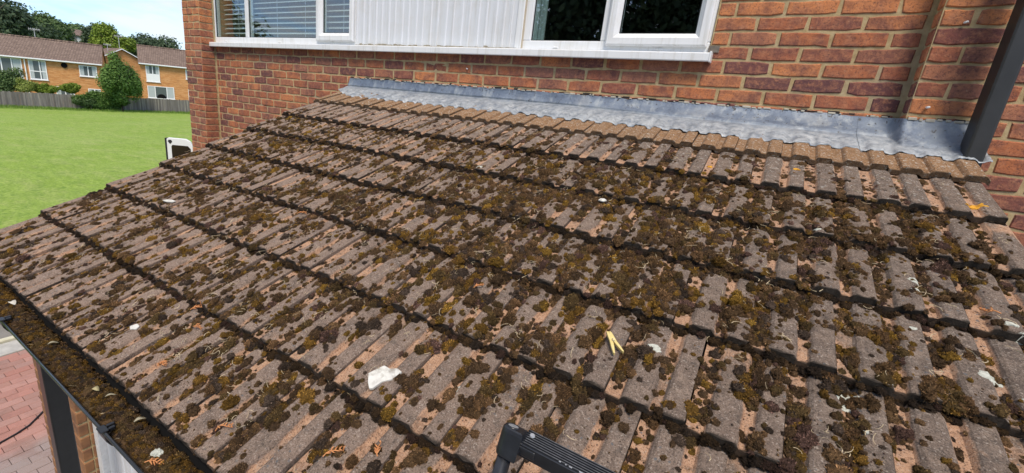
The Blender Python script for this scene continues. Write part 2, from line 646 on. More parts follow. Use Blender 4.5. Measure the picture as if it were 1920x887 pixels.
# ------------------------------------------------------------------ ground
def ground():
    m = mat('lawn_grass', (.12, .22, .03), .95, spec=.15)
    t = NT(m)
    pos = t.coord('World')
    a = t.noise(pos, .22, 4, .6)
    b = t.noise(t.mapping(pos, (1.0, 3.2, 1)), 1.1, 5, .7)
    f = t.noise(pos, 14, 4, .75)
    c = t.ramp(b, [(.3, (.175, .262, .036)), (.55, (.235, .335, .052)), (.75, (.305, .390, .085))])
    c = t.mix(t.ramp(a, [(.40, 0.0), (.68, .55)]), c, (.285, .365, .100))
    c = t.mix(t.ramp(t.noise(t.mapping(pos, (1, 2.6, 1)), .55, 6, .75), [(.50, 0.0), (.66, .7)]), c, (.33, .36, .125))
    c = t.mix(t.ramp(t.noise(pos, 2.6, 5, .75), [(.34, .55), (.48, 0.0)]), c, (.095, .185, .028))
    c = t.mix(t.ramp(f, [(.36, .85), (.52, 0.0)]), c, (.080, .155, .024))
    c = t.mix(t.ramp(t.noise(t.mapping(pos, (1, 2.2, 1)), 6, 5, .8), [(.54, 0.0), (.66, .7)]), c, (.36, .42, .14))
    t.color(c)
    t.bump(f, .6, .04)
    xs = [-400, -300, -220, -150, -130, -110, -90, -76, -70, -66, -63.5, -55, -45, -35, -25, -15, -10, -8.3]
    ys = [-300, -120, -60, -30, -10, 0, 10, 20, 30, 40, 60, 120, 300]
    V, F = [], []
    for x in xs:
        for y in ys:
            V.append((x, y, lawn_z(x) + (0.12 * math.sin(y * .11 + x * .07) if x < -12 else 0)))
    n = len(ys)
    for i in range(len(xs) - 1):
        for j in range(n - 1):
            F.append((i * n + j, (i + 1) * n + j, (i + 1) * n + j + 1, i * n + j + 1))
    mb = MB().add(V, [tuple(reversed(q)) for q in F])
    tag(mb.build('lawn', m, smooth=True), 'bright green mown lawn sloping away to the fence', kind='structure')

    # hard ground round the house
    gm = M_noise('driveway_base', (.16, .15, .135), (.22, .205, .185), 6, .95, .4, .01)
    tag(MB().box(-8.3, 300, -300, 300, G - .3, G - .012).build('driveway', gm), 'plain hard ground around the house', kind='structure')

    # block paving, individual blocks where they show
    pv = empty('block_paving', (0, 0, G))
    tag(pv, 'red and grey block paving beside the extension', kind='structure')
    pm = mat('paving_block', rough=.9)
    t = NT(pm)
    r = t.rnd()
    pos = t.coord('World')
    c = t.ramp(r, [(0.0, (.30, .135, .105)), (.25, (.38, .185, .15)), (.5, (.335, .165, .135)), (.7, (.40, .22, .185)), (.84, (.29, .17, .145)), (1.0, (.36, .18, .14))])
    sx = t.n('ShaderNodeSeparateXYZ')
    t.l(pos, sx.inputs[0])
    zg = t.ramp(t.math('ADD', t.math('MULTIPLY', t.math('ADD', sx.outputs[0], 4.62), 1.6), t.math('MULTIPLY', t.noise(pos, 2.2, 3), .6)), [(.25, 0.0), (.55, .8)])
    c = t.mix(zg, c, (.27, .235, .225))
    c = t.mix(t.ramp(t.noise(pos, 5, 4, .65), [(.5, 0.0), (.7, .5)]), c, (.20, .115, .095))
    c = t.mix(t.ramp(t.noise(pos, 90, 3, .7), [(.6, 0.0), (.8, .5)]), c, (.5, .40, .35))
    t.color(c)
    t.bump(t.noise(pos, 120, 3), .4, .004)
    me = []
    for v in range(3):
        mb = MB()
        mb.box(-.049, .049, -.099, .099, -.05, 0)
        mm = mb.mesh('paver', pm)
        o = bpy.data.objects.new('tmp', mm)
        COL.objects.link(o)
        b = o.modifiers.new('b', 'BEVEL')
        b.width = .004
        b.segments = 1
        dg = bpy.context.evaluated_depsgraph_get()
        m2 = bpy.data.meshes.new_from_object(o.evaluated_get(dg))
        m2.name = 'paver'
        bpy.data.objects.remove(o)
        me.append(m2)
    rest = MB()
    for i in range(33):
        x = -6.35 + i * .1015
        for j in range(-6, 14):
            y = -3.4 + j * .2015 + (.1 if i % 2 else 0)
            vis = -6.4 < x < -3.75 and -2.75 < y < -1.35
            dz = random.uniform(-.003, .002)
            if vis:
                o = bpy.data.objects.new('paver', random.choice(me))
                o.location = (x, y, dz)
                o.rotation_euler = (random.gauss(0, .006), random.gauss(0, .006), random.gauss(0, .008))
                link(o, pv)
            elif y < 0:
                rest.box(x - .049, x + .049, y - .099, y + .099, G - .05, G + dz)
    o = rest.build('paver_field', pm)
    o.parent = pv
    o.matrix_parent_inverse = Matrix.Translation((0, 0, -G))
    tag(o, kind='stuff')
    km = M_noise('kerb_concrete', (.33, .32, .30), (.46, .45, .42), 12, .9, .4, .006)
    k = MB()
    for j in range(-2, 6):
        k.box(-6.72, -6.42, -3.6 + j * .6, -3.01 + j * .6, G - .1, G + .004)
    ko = k.build('edging_slab', km, bevel=.006)
    tag(ko, 'grey concrete edging slabs along the red block paving', kind='structure')
    k = MB()
    k.box(-6.80, -6.73, -4.8, 0.4, G - .1, G + .035)
    tag(k.build('kerb', M_noise('kerb_pale', (.48, .46, .34), (.58, .55, .42), 20, .9, .4, .006), bevel=.008),
        'thin pale kerb between the lawn and the edging slabs', kind='structure')


ground()

# ------------------------------------------------------------------ main house
HOUSE = empty('brick_house', (-2.3, 0, G), 'red brick house with white window band above the mossy lean-to roof', 'house')
HI = Matrix.Translation((2.3, 0, -G))


def hpart(o, parent=HOUSE, label=None):
    o.parent = parent
    o.matrix_parent_inverse = parent.matrix_world.inverted() if parent is not HOUSE else HI
    if label:
        o['label'] = label
    return o


BR = {}


def brick_mesh(length, var):
    key = (round(length, 3), var)
    if key not in BR:
        rr = random.Random(hash(key) & 0xffff)
        mb = MB()
        hl, hh = length / 2, .0320
        e = .0045
        # front face ring inset, proud; outer ring; back ring
        nx = 4
        top = [(-hl + 2 * hl * i / nx, hh) for i in range(nx + 1)]
        bot = [(hl - 2 * hl * i / nx, -hh) for i in range(nx + 1)]
        ring = [(x + rr.gauss(0, .0012), z + rr.gauss(0, .0019)) for x, z in top + bot]
        for ci in (0, nx, nx + 1, 2 * nx + 1):              # knocked corners
            q = rr.random() * .006
            ring[ci] = (ring[ci][0] * (1 - q / hl), ring[ci][1] * (1 - q * .7 / hh))
        n = len(ring)
        inn = [(x * (1 - e / hl), z * (1 - e / hh)) for x, z in ring]
        v = [(x, 0.0 + rr.gauss(0, .0005), z) for x, z in inn] + [(x, .0045, z) for x, z in ring] + [(x, .05, z) for x, z in ring]
        f = [(i, (i + 1) % n, 3 * n) for i in range(n)]
        v.append((0, 0, 0))
        for a in (0, n):
            f += [(a + i, a + n + i, a + n + (i + 1) % n, a + (i + 1) % n) for i in range(n)]
        mb.add(v, f)
        me = mb.mesh('brick', MAT['brick'])
        BR[key] = me
    return BR[key]


# wall core (mortar) -------------------------------------------------
core = MB()
REC = .0055
core.box(-5.252, .8121, REC, .24, G, .215)                 # under the window band
core.box(-.09, .812, REC, .24, .2151, 2.45)               # right of the windows
core.box(-5.24, -.09, REC + .02, .24, 1.62, 2.45)       # over the windows
core.box(-5.595, -5.24 - REC, -.165 + REC, .24, G, 2.45)   # left pier
core.box(.80 + REC, 3.2, -.11 + REC, .24, G, 2.45)      # right pier and wall beyond
core.box(-5.595, -5.36, .24, 6.0, G, 2.45)              # far side wall
core.box(2.95, 3.2, .24, 6.0, G, 2.45)
core.box(-5.595, 3.2, 6.0, 6.24, G, 2.45)
WALL = hpart(core.build('wall', MAT['mortar']))
rest_v = []
nbrick = 0


def put_brick(x0, x1, fy, r, single, rot=0.0, fx=None):
    """brick of row r spanning x0..x1 (or y0..y1 if rot) with outer face at fy (or fx)"""
    global nbrick
    L_ = x1 - x0
    if L_ < .025:
        return
    z = r * .075 + .0375
    me = brick_mesh(L_, random.randrange(6))
    j = random.gauss(0, .0012)
    if rot == 0:
        loc = ((x0 + x1) / 2, fy + j, z)
    else:
        loc = (fx + (j if rot < 0 else -j), (x0 + x1) / 2, z)
    mtx = Matrix.Translation(loc) @ Matrix.Rotation(rot, 4, 'Z') @ Matrix.Rotation(random.gauss(0, .004), 4, 'Y')
    if single and nbrick < 300:
        o = bpy.data.objects.new('brick', me)
        o.parent = WALL
        o.matrix_world = mtx
        COL.objects.link(o)
        o.matrix_parent_inverse = Matrix.Identity(4)
        o.parent = WALL
        o.matrix_basis = mtx
        nbrick += 1
    else:
        rest_v.append((me, mtx))


J = .0115
for r in range(-45, 33):
    z = r * .075
    off = 0.0 if r % 2 == 0 else .1125
    # main panel
    xa, xb = -5.24 + .012, .80 - .012
    segs = []
    n0 = math.floor((xa - off) / .225)
    x = off + n0 * .225
    while x < xb:
        a, b = max(x + J / 2, xa), min(x + .225 - J / 2, xb)
        if b - a > .03:
            segs.append((a, b))
        x += .225
    for a, b in segs:
        c = (a + b) / 2
        if z < -.10 and c > -2.93:
            continue                                    # hidden inside the lean-to
        if z > .19:                                     # window band
            if b < -.06 and z < 1.6:
                continue
            if a < -.085 and z < 1.6:
                a = -.085
        line = -.13 - max(0, -2.93 - c) * .36
        single = z > line - .07 and z < .56 and (z < .2 or c > -.1)
        put_brick(a, b, 0.0, r, single)
    # left pier: front 1.5 bricks, return half brick
    vis = -1.05 < z < .78
    if r % 2 == 0:
        put_brick(-5.595, -5.47, -.165, r, vis)
        put_brick(-5.46, -5.245, -.165, r, vis)
    else:
        put_brick(-5.595, -5.38, -.165, r, vis)
        put_brick(-5.37, -5.245, -.165, r, vis)
    put_brick(-.160, -.008, 0, r, vis, math.pi / 2, -5.24)
    # right pier: headers or one stretcher, and its return
    vis = -.02 < z < .56
    if r % 2 == 0:
        put_brick(.805, 1.02, -.11, r, vis)
    else:
        put_brick(.805, .908, -.11, r, vis)
        put_brick(.918, 1.02, -.11, r, vis)
    put_brick(-.105, -.012, 0, r, vis, -math.pi / 2, .80)
    # wall right of the downpipe
    x = 1.03
    k = 0
    if r % 2:
        put_brick(1.03, 1.132, -.11, r, -.75 < z < .3)
        x = 1.142
    while x < 3.15:
        put_brick(x, min(x + .215, 3.2), -.11, r, -.75 < z < .30 and x < 1.5)
        x += .225
Vs, Fs = [], []
mb = MB()
for me, mtx in rest_v:
    mb.add([mtx @ v.co for v in me.vertices], [tuple(p.vertices) for p in me.polygons])
o = hpart(mb.build('brick_field', MAT['brick']), WALL)
tag(o, kind='stuff')
print('single bricks', nbrick, 'rest', len(rest_v))

# roof slab and room behind the windows
hpart(MB().box(-5.9, 3.5, -.45, 6.5, 2.46, 2.62).build('eaves_slab', MAT['upvc']))
rm = MB()
rm.box(-5.35, -2.1, 2.6, 2.65, 0, 2.44)
rm.box(-5.35, -2.1, .26, 2.6, -.05, 0)
rm.box(-5.35, -2.1, .26, 2.6, 2.40, 2.44)
hpart(rm.build('room', MAT['room']))
rm = MB()
rm.box(-2.1, 2.9, 2.6, 2.65, 0, 2.44)
rm.box(-2.1, 2.9, .26, 2.6, -.05, 0)
rm.box(-2.1, 2.9, .26, 2.6, 2.40, 2.44)
rm.box(-2.12, -2.08, .27, 2.59, .001, 2.39)
hpart(rm.build('dark_room', MAT['dark_room']))

# window band ----------------------------------------------------------
U = MAT['upvc']


def window(x0, x1, zb, zt, mull, label):
    """fixed outer frame with mullions"""
    e = empty('window', ((x0 + x1) / 2, 0, zb))
    hpart(e, HOUSE, label)
    bpy.context.view_layer.update()
    fw, y0, y1 = .058, .012, .082
    f = MB()
    f.box(x0, x1, y0, y1, zb, zb + fw)
    f.box(x0, x1, y0, y1, zt - fw, zt)
    f.box(x0, x0 + fw, y0 + .0008, y1, zb + fw, zt - fw)
    f.box(x1 - fw, x1, y0 + .0008, y1, zb + fw, zt - fw)
    for mx in mull:
        f.box(mx - .028, mx + .028, y0 + .0008, y1, zb + fw, zt - fw)
    o = f.build('frame', U, bevel=.006, seg=2)
    o.parent = e
    o.matrix_parent_inverse = e.matrix_world.inverted()
    return e


def child(o, e, label=None):
    bpy.context.view_layer.update()
    o.parent = e
    o.matrix_parent_inverse = e.matrix_world.inverted()
    if label:
        o['label'] = label
    return o


def gasket(x0, x1, z0, z1, y, e):
    b = MB()
    w = .006
    b.box(x0, x1, y, y + .006, z0, z0 + w)
    b.box(x0, x1, y, y + .006, z1 - w, z1)
    b.box(x0, x0 + w, y, y + .0058, z0 + w, z1 - w)
    b.box(x1 - w, x1, y, y + .0058, z0 + w, z1 - w)
    child(b.build('gasket', MAT['black_plastic']), e)


def pane(x0, x1, z0, z1, y, e):
    child(MB().box(x0, x1, y, y + .006, z0, z1).build('pane', MAT['glass']), e)
    gasket(x0, x1, z0, z1, y - .007, e)


def sash(x0, x1, z0, z1, e):
    """opening casement: bevelled frame standing proud"""
    w, y0, y1 = .072, -.022, .05
    s = MB()
    # mitred members with a chamfer towards the glass
    prof_ = [(0, y0 + .008), (.010, y0), (.045, y0), (w, y0 + .028), (w, y1), (0, y1)]
    oc = [(x0, z0), (x1, z0), (x1, z1), (x0, z1)]
    n = len(prof_)
    rings = []
    for (cx, cz), (sx, sz) in zip(oc, [(1, 1), (-1, 1), (-1, -1), (1, -1)]):
        rings.append([(cx + sx * d, yy, cz + sz * d) for d, yy in prof_])
    v = [p for r_ in rings for p in r_]
    f = []
    for i in range(4):
        a, b = i * n, ((i + 1) % 4) * n
        for k in range(n):
            k2 = (k + 1) % n
            f.append((a + k, a + k2, b + k2, b + k))
    s.add(v, [tuple(reversed(q)) for q in f])
    child(s.build('casement', U), e)
    pane(x0 + w, x1 - w, z0 + w, z1 - w, .020, e)


ZB, ZT = .262, 1.60
wl = window(-5.30, -2.935, ZB, ZT, [-4.62, -3.465], 'white framed three-light window with a slatted blind, beside the left pier')
pane(-5.242, -4.648, ZB + .058, ZT - .058, .035, wl)
pane(-4.592, -3.493, ZB + .058, ZT - .058, .035, wl)
sash(-3.455, -2.955, ZB + .030, ZT - .03, wl)
wr = window(-1.285, -.092, ZB, ZT, [-.705], 'white framed window with dark panes and a proud casement, right of the cladding')
pane(-1.227, -.733, ZB + .058, ZT - .058, .035, wr)
sash(-.690, -.108, ZB + .030, ZT - .03, wr)
for e, xs in ((wl, (-5.02, -4.05, -3.25)), (wr, (-1.03, -.36))):
    for x in xs:
        child(MB().box(x - .016, x + .016, .004, .0122, ZB + .010, ZB + .021).build('drain_cap', U, bevel=.002), e)
# curtain edge and stickers behind the right pane
cu = MB()
for i in range(3):
    cu.box(-1.226 + i * .026, -1.204 + i * .026, .060 + (i % 2) * .01, .075 + (i % 2) * .01, .30, 1.5)
child(cu.build('curtain', M_noise('pale_curtain', (.36, .43, .44), (.45, .51, .52), 8, .9)), wr)

# slatted blind behind the left window
bl = MB()
for i in range(27):
    z = ZB + .06 + i * .05
    bl.add([(-5.2, .10, z - .004), (-3.0, .10, z - .004), (-3.0, .145, z + .019), (-5.2, .145, z + .019),
            (-5.2, .10, z - .001), (-3.0, .10, z - .001), (-3.0, .145, z + .022), (-5.2, .145, z + .022)],
           [(0, 3, 2, 1), (4, 5, 6, 7), (0, 1, 5, 4), (1, 2, 6, 5), (2, 3, 7, 6), (3, 0, 4, 7)])
for x in (-4.9, -4.2, -3.75, -3.2):
    bl.box(x - .002, x + .002, .095, .097, ZB + .05, ZT)
child(bl.build('blind', MAT['blind']), wl, 'white horizontal slatted blind behind the glass')

# cladding boards
bx = -2.933
bi = 0
while bx < -1.345:
    w = min(.1478, -1.338 - bx)
    pr_ = [(bx, .02), (bx, -.004), (bx + .012, -.004), (bx + .016, .004), (bx + w * .42, .006), (bx + w * .46, -.003), (bx + w * .62, -.003),
           (bx + w * .66, .006), (bx + w - .006, .005), (bx + w - .003, .012), (bx + w, .012), (bx + w, .02)]
    b = MB()
    n = len(pr_)
    v = [(p[0], p[1], .264) for p in pr_] + [(p[0], p[1], 1.60) for p in pr_]
    b.add(v, [(i, i + 1, n + i + 1, n + i) for i in range(n - 1)])
    hpart(b.build('cladding_board', MAT['cladding']))
    bx += .1478
    bi += 1
hpart(MB().box(-2.934, -1.286, .024, .06, .263, 1.60).build('cladding_backing', MAT['cladding']))
hpart(MB().box(-1.337, -1.287, -.010, .022, .264, 1.60).build('cover_strip', U, bevel=.003))
g = MB()
for i in range(60):
    x = -2.93 + i * .0268
    g.box(x, x + .0265, -.010 - random.random() * .004, .006, .2618, .266 + random.random() ** 2 * .012)
hpart(g.build('grime_line', M_noise('sill_grime', (.16, .14, .10), (.42, .38, .30), 60, .95)))
hpart(MB().box(-1.289, -1.283, -.004, .020, .264, 1.60).build('sealant_joint', MAT['beige']))

# sill
s = MB()
s.prism([(.03, .214), (.03, .2615), (-.030, .2585), (-.062, .256), (-.068, .252), (-.068, .212), (-.064, .208), (-.052, .208), (-.050, .214)][::-1], 'x', -5.40, -.072)
hpart(s.build('window_sill', U, bevel=.0015), label='long white sill under the whole window band')
hpart(MB().box(-.076, -.066, -.0705, .02, .206, .263).build('sill_end_cap', U, bevel=.002))
hpart(MB().box(-.095, -.040, -.004, .010, .264, .300).build('jamb_mortar', MAT['cement']))

# clips left in the brickwork
clip = MB()
clip.box(-.006, .006, -.015, .0, -.0045, .0045)
clip.box(-.003, .003, -.020, -.015, -.0028, .0028)
for x, y, z in ((.885, -.113, .392), (.862, -.113, .036), (-1.72, -.003, .110)):
    o = clip.build('cable_clip', U, bevel=.002)
    o.location = (x, y, z)
    o.rotation_euler = (0, random.uniform(-.4, .4), .3)
    hpart(o)

# dark grey square downpipe on the right
dp = MB()
dp.box(.996, 1.056, -.280, -.172, -.215, 2.44)
o = hpart(dp.build('downpipe', MAT['grey_plastic'], bevel=.008, seg=3), label='dark grey square downpipe standing on the lead flashing')

# ------------------------------------------------------------------ lean-to extension
LEAN = empty('lean_to_extension', (-.94, -1.3, G), 'single-storey brick lean-to with a mossy ribbed tile roof', 'extension')
LI = Matrix.Translation((.94, 1.3, -G))


def lpart(o, label=None, parent=None):
    o.parent = parent or LEAN
    o.matrix_parent_inverse = LI
    if label:
        o['label'] = label
    return o


# walls: front pier with bricks, left wall, door
lw = MB()
lw.box(-2.80, -2.215, -2.435, -2.30, G, -1.16)
lw.box(-2.80, -2.68, -2.30, -.02, G, -1.0)
lwo = lpart(lw.build('wall', MAT['mortar']))
lw = MB()
lw.box(.62, .98, -2.435, -2.30, G, -1.16)
lw.box(.86, .98, -2.30, -.13, G, -1.0)
lpart(lw.build('wall', MAT['mortar']))
bm2 = M_noise('brown_brick', (.20, .092, .042), (.31, .150, .065), 14, .9, .5, .004, c3=(.13, .06, .035), s3=9)
cnt = 0
rest2 = MB()
for r in range(0, 30):
    z = G + r * .075
    sizes = [(-2.80, -2.565), (-2.555, -2.34), (-2.33, -2.211)] if r % 2 else [(-2.80, -2.68), (-2.67, -2.455), (-2.445, -2.211)]
    for a, b in sizes:
        bb = MB().box(a, b, -2.4405, -2.40, z + .005, z + .070)
        if z > -2.9:
            lpart(bb.build('brick', bm2, bevel=.004), parent=None)
        else:
            rest2.add(bb.v, bb.f)
    bb = MB().box(-2.25, -2.2095, -2.395, -2.31, z + .005, z + .070)
    if z > -2.9:
        lpart(bb.build('brick', bm2, bevel=.004))
    else:
        rest2.add(bb.v, bb.f)
tag(lpart(rest2.build('brick_field', bm2)), kind='stuff')
dm = M_upvc('white_door', (.66, .68, .71))
fr = MB().box(-2.208, -2.15, -2.385, -2.30, G, -1.165)
lpart(fr.build('door_frame', M_noise('rough_white_render', (.58, .58, .58), (.72, .72, .73), 40, .9, .6, .006)))
x = -2.149
while x < .60:
    lpart(MB().prism([(x, -2.31), (x, -2.352), (x + .004, -2.358), (x + .092, -2.358), (x + .096, -2.352), (x + .096, -2.31)], 'z', G + .02, -1.17).build('door_board', dm))
    x += .0962
# fascia and soffit
lpart(MB().box(-2.90, 1.0, -2.545, -2.525, -1.19, -1.045).build('fascia', MAT['felt']))
lpart(MB().box(-2.90, 1.0, -2.525, -2.36, -1.19, -1.165).build('soffit', MAT['felt']))
# roof deck below the tiles
v = []
for x in (XL + .02, XR - .02):
    for s_, h in ((-.46, -.075), (2.22, -.075), (2.22, -.050), (-.46, -.050)):
        v.append(roofpt(x, s_, h))
lpart(MB().add(v, [(0, 1, 2, 3), (7, 6, 5, 4), (0, 4, 5, 1), (1, 5, 6, 2), (2, 6, 7, 3), (3, 7, 4, 0)]).build('roof_deck', MAT['felt']))
# verge bedding along the left edge
v, f = [], []
for k in range(NC):
    a, b = k * GA - GA, k * GA - .002
    if k == 0:
        a = -.44
    base = len(v)
    for x in (XL + .006, XL + .05):
        for s_, h in ((a, -.055), (b, -.055), (b, -.026), (a, -.030 - TH)):
            v.append(roofpt(x, s_, h))
    f += [tuple(base + i for i in q) for q in [(0, 1, 2, 3), (7, 6, 5, 4), (0, 4, 5, 1), (1, 5, 6, 2), (2, 6, 7, 3), (3, 7, 4, 0)]]
lpart(MB().add(v, f).build('verge_bedding', MAT['cement']))

# roof and tiles
ROOF = empty('roof', (0, 0, 0))
lpart(ROOF, 'shallow roof of weathered ribbed concrete tiles in eight courses')
TL = .372
TT = .021
tilt = math.asin(TH / GA)
pt_ = PITCH - tilt
TROT = Matrix.Rotation(pt_, 4, 'X')
TC = {}


def tile_mesh(t0, t1, var, top):
    key = (round(t0, 3), round(t1, 3), var, top)
    if key in TC:
        return TC[key]
    rr = random.Random(hash(key) & 0xfffff)
    ts = [t0] + [t for t in (.012, .030, .195, .230, .268, .385, .505, .542, .578, .680, .715, .750, .86, .960, .985) if t0 < t < t1] + [min(t1, .9855)]
    hs = [float(np.interp(t, PT[:-1], PH[:-1])) for t in ts]
    ribv = [1.0 if h > -.003 else .6 if h > -.006 else 0.0 for h in hs]
    n = len(ts)
    V, R_, E_ = [], [], []
    rows = [(-.0008, -.0022), (.0018, 0.0), (.020, 0.0), (.20, 0.0), (TL, 0.0)]
    for yi, (y, dz) in enumerate(rows):
        for t, h, rv in zip(ts, hs, ribv):
            jy = rr.gauss(0, .0018) if yi < 2 else 0
            jz = rr.gauss(0, .0008) if yi < 4 else 0
            V.append((t * TW, y + jy, h + dz + jz))
            R_.append(rv)
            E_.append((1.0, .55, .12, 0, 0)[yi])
    nb = len(V)
    for y in (.0, TL):
        for t, h, rv in zip(ts, hs, ribv):
            V.append((t * TW, y + (rr.gauss(0, .001) if y == 0 else 0), h - TT - (.004 if rv else 0)))
            R_.append(rv)
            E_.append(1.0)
    F = []
    for r in range(len(rows) - 1):
        for i in range(n - 1):
            F.append((r * n + i, r * n + i + 1, (r + 1) * n + i + 1, (r + 1) * n + i))
    b0, b1 = nb, nb + n
    last = (len(rows) - 1) * n
    for i in range(n - 1):
        F.append((b0 + i, b0 + i + 1, i + 1, i))
        F.append((b1 + i + 1, b1 + i, last + i, last + i + 1))
        F.append((b0 + i + 1, b0 + i, b1 + i, b1 + i + 1))
    left = [r * n for r in range(len(rows))]
    F.append(tuple([b0] + left + [b1]))
    rt = [r * n + n - 1 for r in range(len(rows))]
    F.append(tuple([b1 + n - 1] + rt[::-1] + [b0 + n - 1]))
    me = bpy.data.meshes.new('tile')
    me.from_pydata(V, [], F)
    me.materials.append(MAT['tile_top' if top else 'tile'])
    a = me.attributes.new('rib', 'FLOAT', 'POINT')
    a.data.foreach_set('value', np.array(R_, dtype=np.float32))
    a = me.attributes.new('edge', 'FLOAT', 'POINT')
    a.data.foreach_set('value', np.array(E_, dtype=np.float32))
    me.update()
    TC[key] = me
    return me


ntile = 0
for k in range(NC):
    shift = 0.0 if k % 2 == 0 else -TW / 2
    for mI in range(-24, 6):
        xs = SEAM0 + shift + mI * TW
        t0 = max(0.0, (XL - xs) / TW)
        t1 = min(1.0, (XR - xs) / TW)
        if t1 - t0 < .16:
            continue
        if k % 2 and xs > 1.0:
            continue
        full = t0 == 0.0 and t1 == 1.0
        me = tile_mesh(t0, t1, random.randrange(4) if full else k, k == 0)
        o = bpy.data.objects.new('tile', me)
        p = roofpt(xs, k * GA + random.gauss(0, .0022), random.gauss(0, .0009))
        o.matrix_world = Matrix.Translation(p) @ TROT @ Matrix.Rotation(random.gauss(0, .004), 4, 'Z') @ Matrix.Rotation(random.gauss(0, .003), 4, 'X')
        mb_ = o.matrix_world.copy()
        COL.objects.link(o)
        o.parent = ROOF
        o.matrix_basis = mb_
        ntile += 1
print('tiles', ntile)

# lead flashing: upstand, fold and apron dressed over the tile ribs
def fold_noise(x, y, sc, amp):
    return amp * mnoise.noise(Vector((x * sc, y * sc, 3.7)))


def flash_sheet(x0, x1, lift, wrap=0.0, tail=0.0):
    nx = max(8, int((x1 - x0) / .0075))
    V, F = [], []
    rows = []
    zt = -.018
    for i in range(nx + 1):
        x = x0 + (x1 - x0) * i / nx
        yw = -.003 - lift
        # follow the wall line: step forward over the right pier
        t = min(1, max(0, (x - .765) / .04))
        t = t * t * (3 - 2 * t)
        yw -= t * .108
        # where the sheet turns from the leaning upstand to the apron
        r_ = min(1, max(0, (x + 1.2) / 1.7))
        ys = yw - .030 - .065 * r_ * r_ * (3 - 2 * r_) + fold_noise(x, 0, 6, .006)
        s0 = (Y1 - ys) / cp
        flat0 = -(0 - s0) / GA * TH + .006 + lift
        zf = roofpt(x, s0, flat0).z
        st_ = []
        tw = zt + fold_noise(x, 5, 9, .006) + fold_noise(x, 9, 40, .003)
        for a in (0, .2, .4, .6, .8, .93):
            bow = a ** 1.7
            st_.append((x, yw + (ys - yw) * bow - fold_noise(x, a * 3, 9, .003), tw + (zf - tw) * a + .006 * math.sin(a * 3.14) * 0))
        send = -.188 + fold_noise(x, 2, 7, .010) + fold_noise(x, 2.5, 30, .004)
        if x < -2.72:
            send -= max(0, (-2.72 - x)) * .55
        NS = 13
        for q in range(NS + 1):
            u = q / NS
            ss = s0 + (send - s0) * u
            w = min(1, max(0, (u - .15) / .6))
            sm = surf1(x, ss)
            flat = -(0 - ss) / GA * TH + .001
            h = flat + (sm - flat) * w * .92 + .0045 + lift
            h += fold_noise(x, ss, 28, .0050) * (.3 + w) + fold_noise(x + 4 + ss * .8, ss * .6, 75, .0034) * (.3 + w) + fold_noise(x + ss, ss, 160, .0016) * w
            p = roofpt(x, ss, h)
            st_.append(tuple(p))
        # turned lip: thickness of the sheet
        p = Vector(st_[-1])
        st_.append((p.x, p.y + .001, p.z - .0035))
        rows.append(st_)
    n = len(rows[0])
    for st_ in rows:
        V += st_
    for i in range(nx):
        for j in range(n - 1):
            F.append((i * n + j, i * n + j + 1, (i + 1) * n + j + 1, (i + 1) * n + j))
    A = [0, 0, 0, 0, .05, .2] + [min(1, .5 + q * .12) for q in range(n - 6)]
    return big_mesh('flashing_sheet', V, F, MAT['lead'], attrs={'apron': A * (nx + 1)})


FL = empty('lead_flashing', (0, 0, 0))
lpart(FL, 'grey-blue lead flashing dressed over the top course against the brick wall')
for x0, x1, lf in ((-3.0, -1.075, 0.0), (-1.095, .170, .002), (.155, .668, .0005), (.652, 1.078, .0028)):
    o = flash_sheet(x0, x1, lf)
    o.parent = FL
# pointing along the top of the lead: pale sealant with dark ragged gaps
pt = MB()
gp = MB()
x = -2.99
while x < .79:
    w = random.uniform(.012, .05)
    zc = -.0135 + fold_noise(x, 5, 9, .004)
    if random.random() < .55:
        pt.box(x, x + w * random.uniform(.4, .96), -.007 - random.random() * .003, .008, zc - .004 - random.random() * .005, zc + .000 + random.random() * .004)
    if random.random() < .6:
        gp.box(x, x + w, -.0045, .006, zc - .001, zc + .002 + random.random() ** 2 * .009)
    x += w
x = .812
while x < 1.02:
    w = random.uniform(.012, .04)
    pt.box(x, x + w * random.uniform(.5, 1), -.119, -.102, -.020 - random.random() * .008, -.015 + random.random() * .004)
    if random.random() < .5:
        gp.box(x, x + w, -.1145, -.104, -.014, -.009 + random.random() * .006)
    x += w
o = pt.build('sealant', MAT['sealant'], bevel=.002)
o.parent = FL
o['kind'] = 'stuff'
o = gp.build('ragged_joint', MAT['grime'], bevel=.002)
o.parent = FL
o['kind'] = 'stuff'

# ------------------------------------------------------------------ gutter
GUT = empty('gutter', (0, 0, 0))
lpart(GUT, 'black plastic gutter along the eaves, choked with moss')
yl, yb, zl, zb = -2.662, -2.548, -1.062, -1.160
g = MB()
yc_, rg_ = (yl + yb) / 2, (yb - yl) / 2
outer = [(yc_ + rg_ * math.cos(a), zl + .002 + rg_ * 1.02 * math.sin(a)) for a in np.linspace(math.pi, 2 * math.pi, 13)]
inner = [(yc_ + (rg_ - .003) * math.cos(a), zl + .002 + (rg_ - .003) * 1.02 * math.sin(a)) for a in np.linspace(2 * math.pi, math.pi, 13)]
zb = zl - rg_ * 1.02
poly = outer + inner
n = len(poly)
v = [(-3.0, *p) for p in poly] + [(1.12, *p) for p in poly]
f = [(i, (i + 1) % n, n + (i + 1) % n, n + i) for i in range(n)]
g.add(v, f)
o = g.build('trough', MAT['felt'])
o.parent = GUT
lipm = mat('gutter_lip_worn', (.10, .105, .11), .25)
o = MB().tube([(-3.0, yl, zl + .002), (1.12, yl, zl + .002)], .0048, 8).build('lip', mat('gutter_bead', (.022, .023, .025), .22), smooth=True)
o.parent = GUT
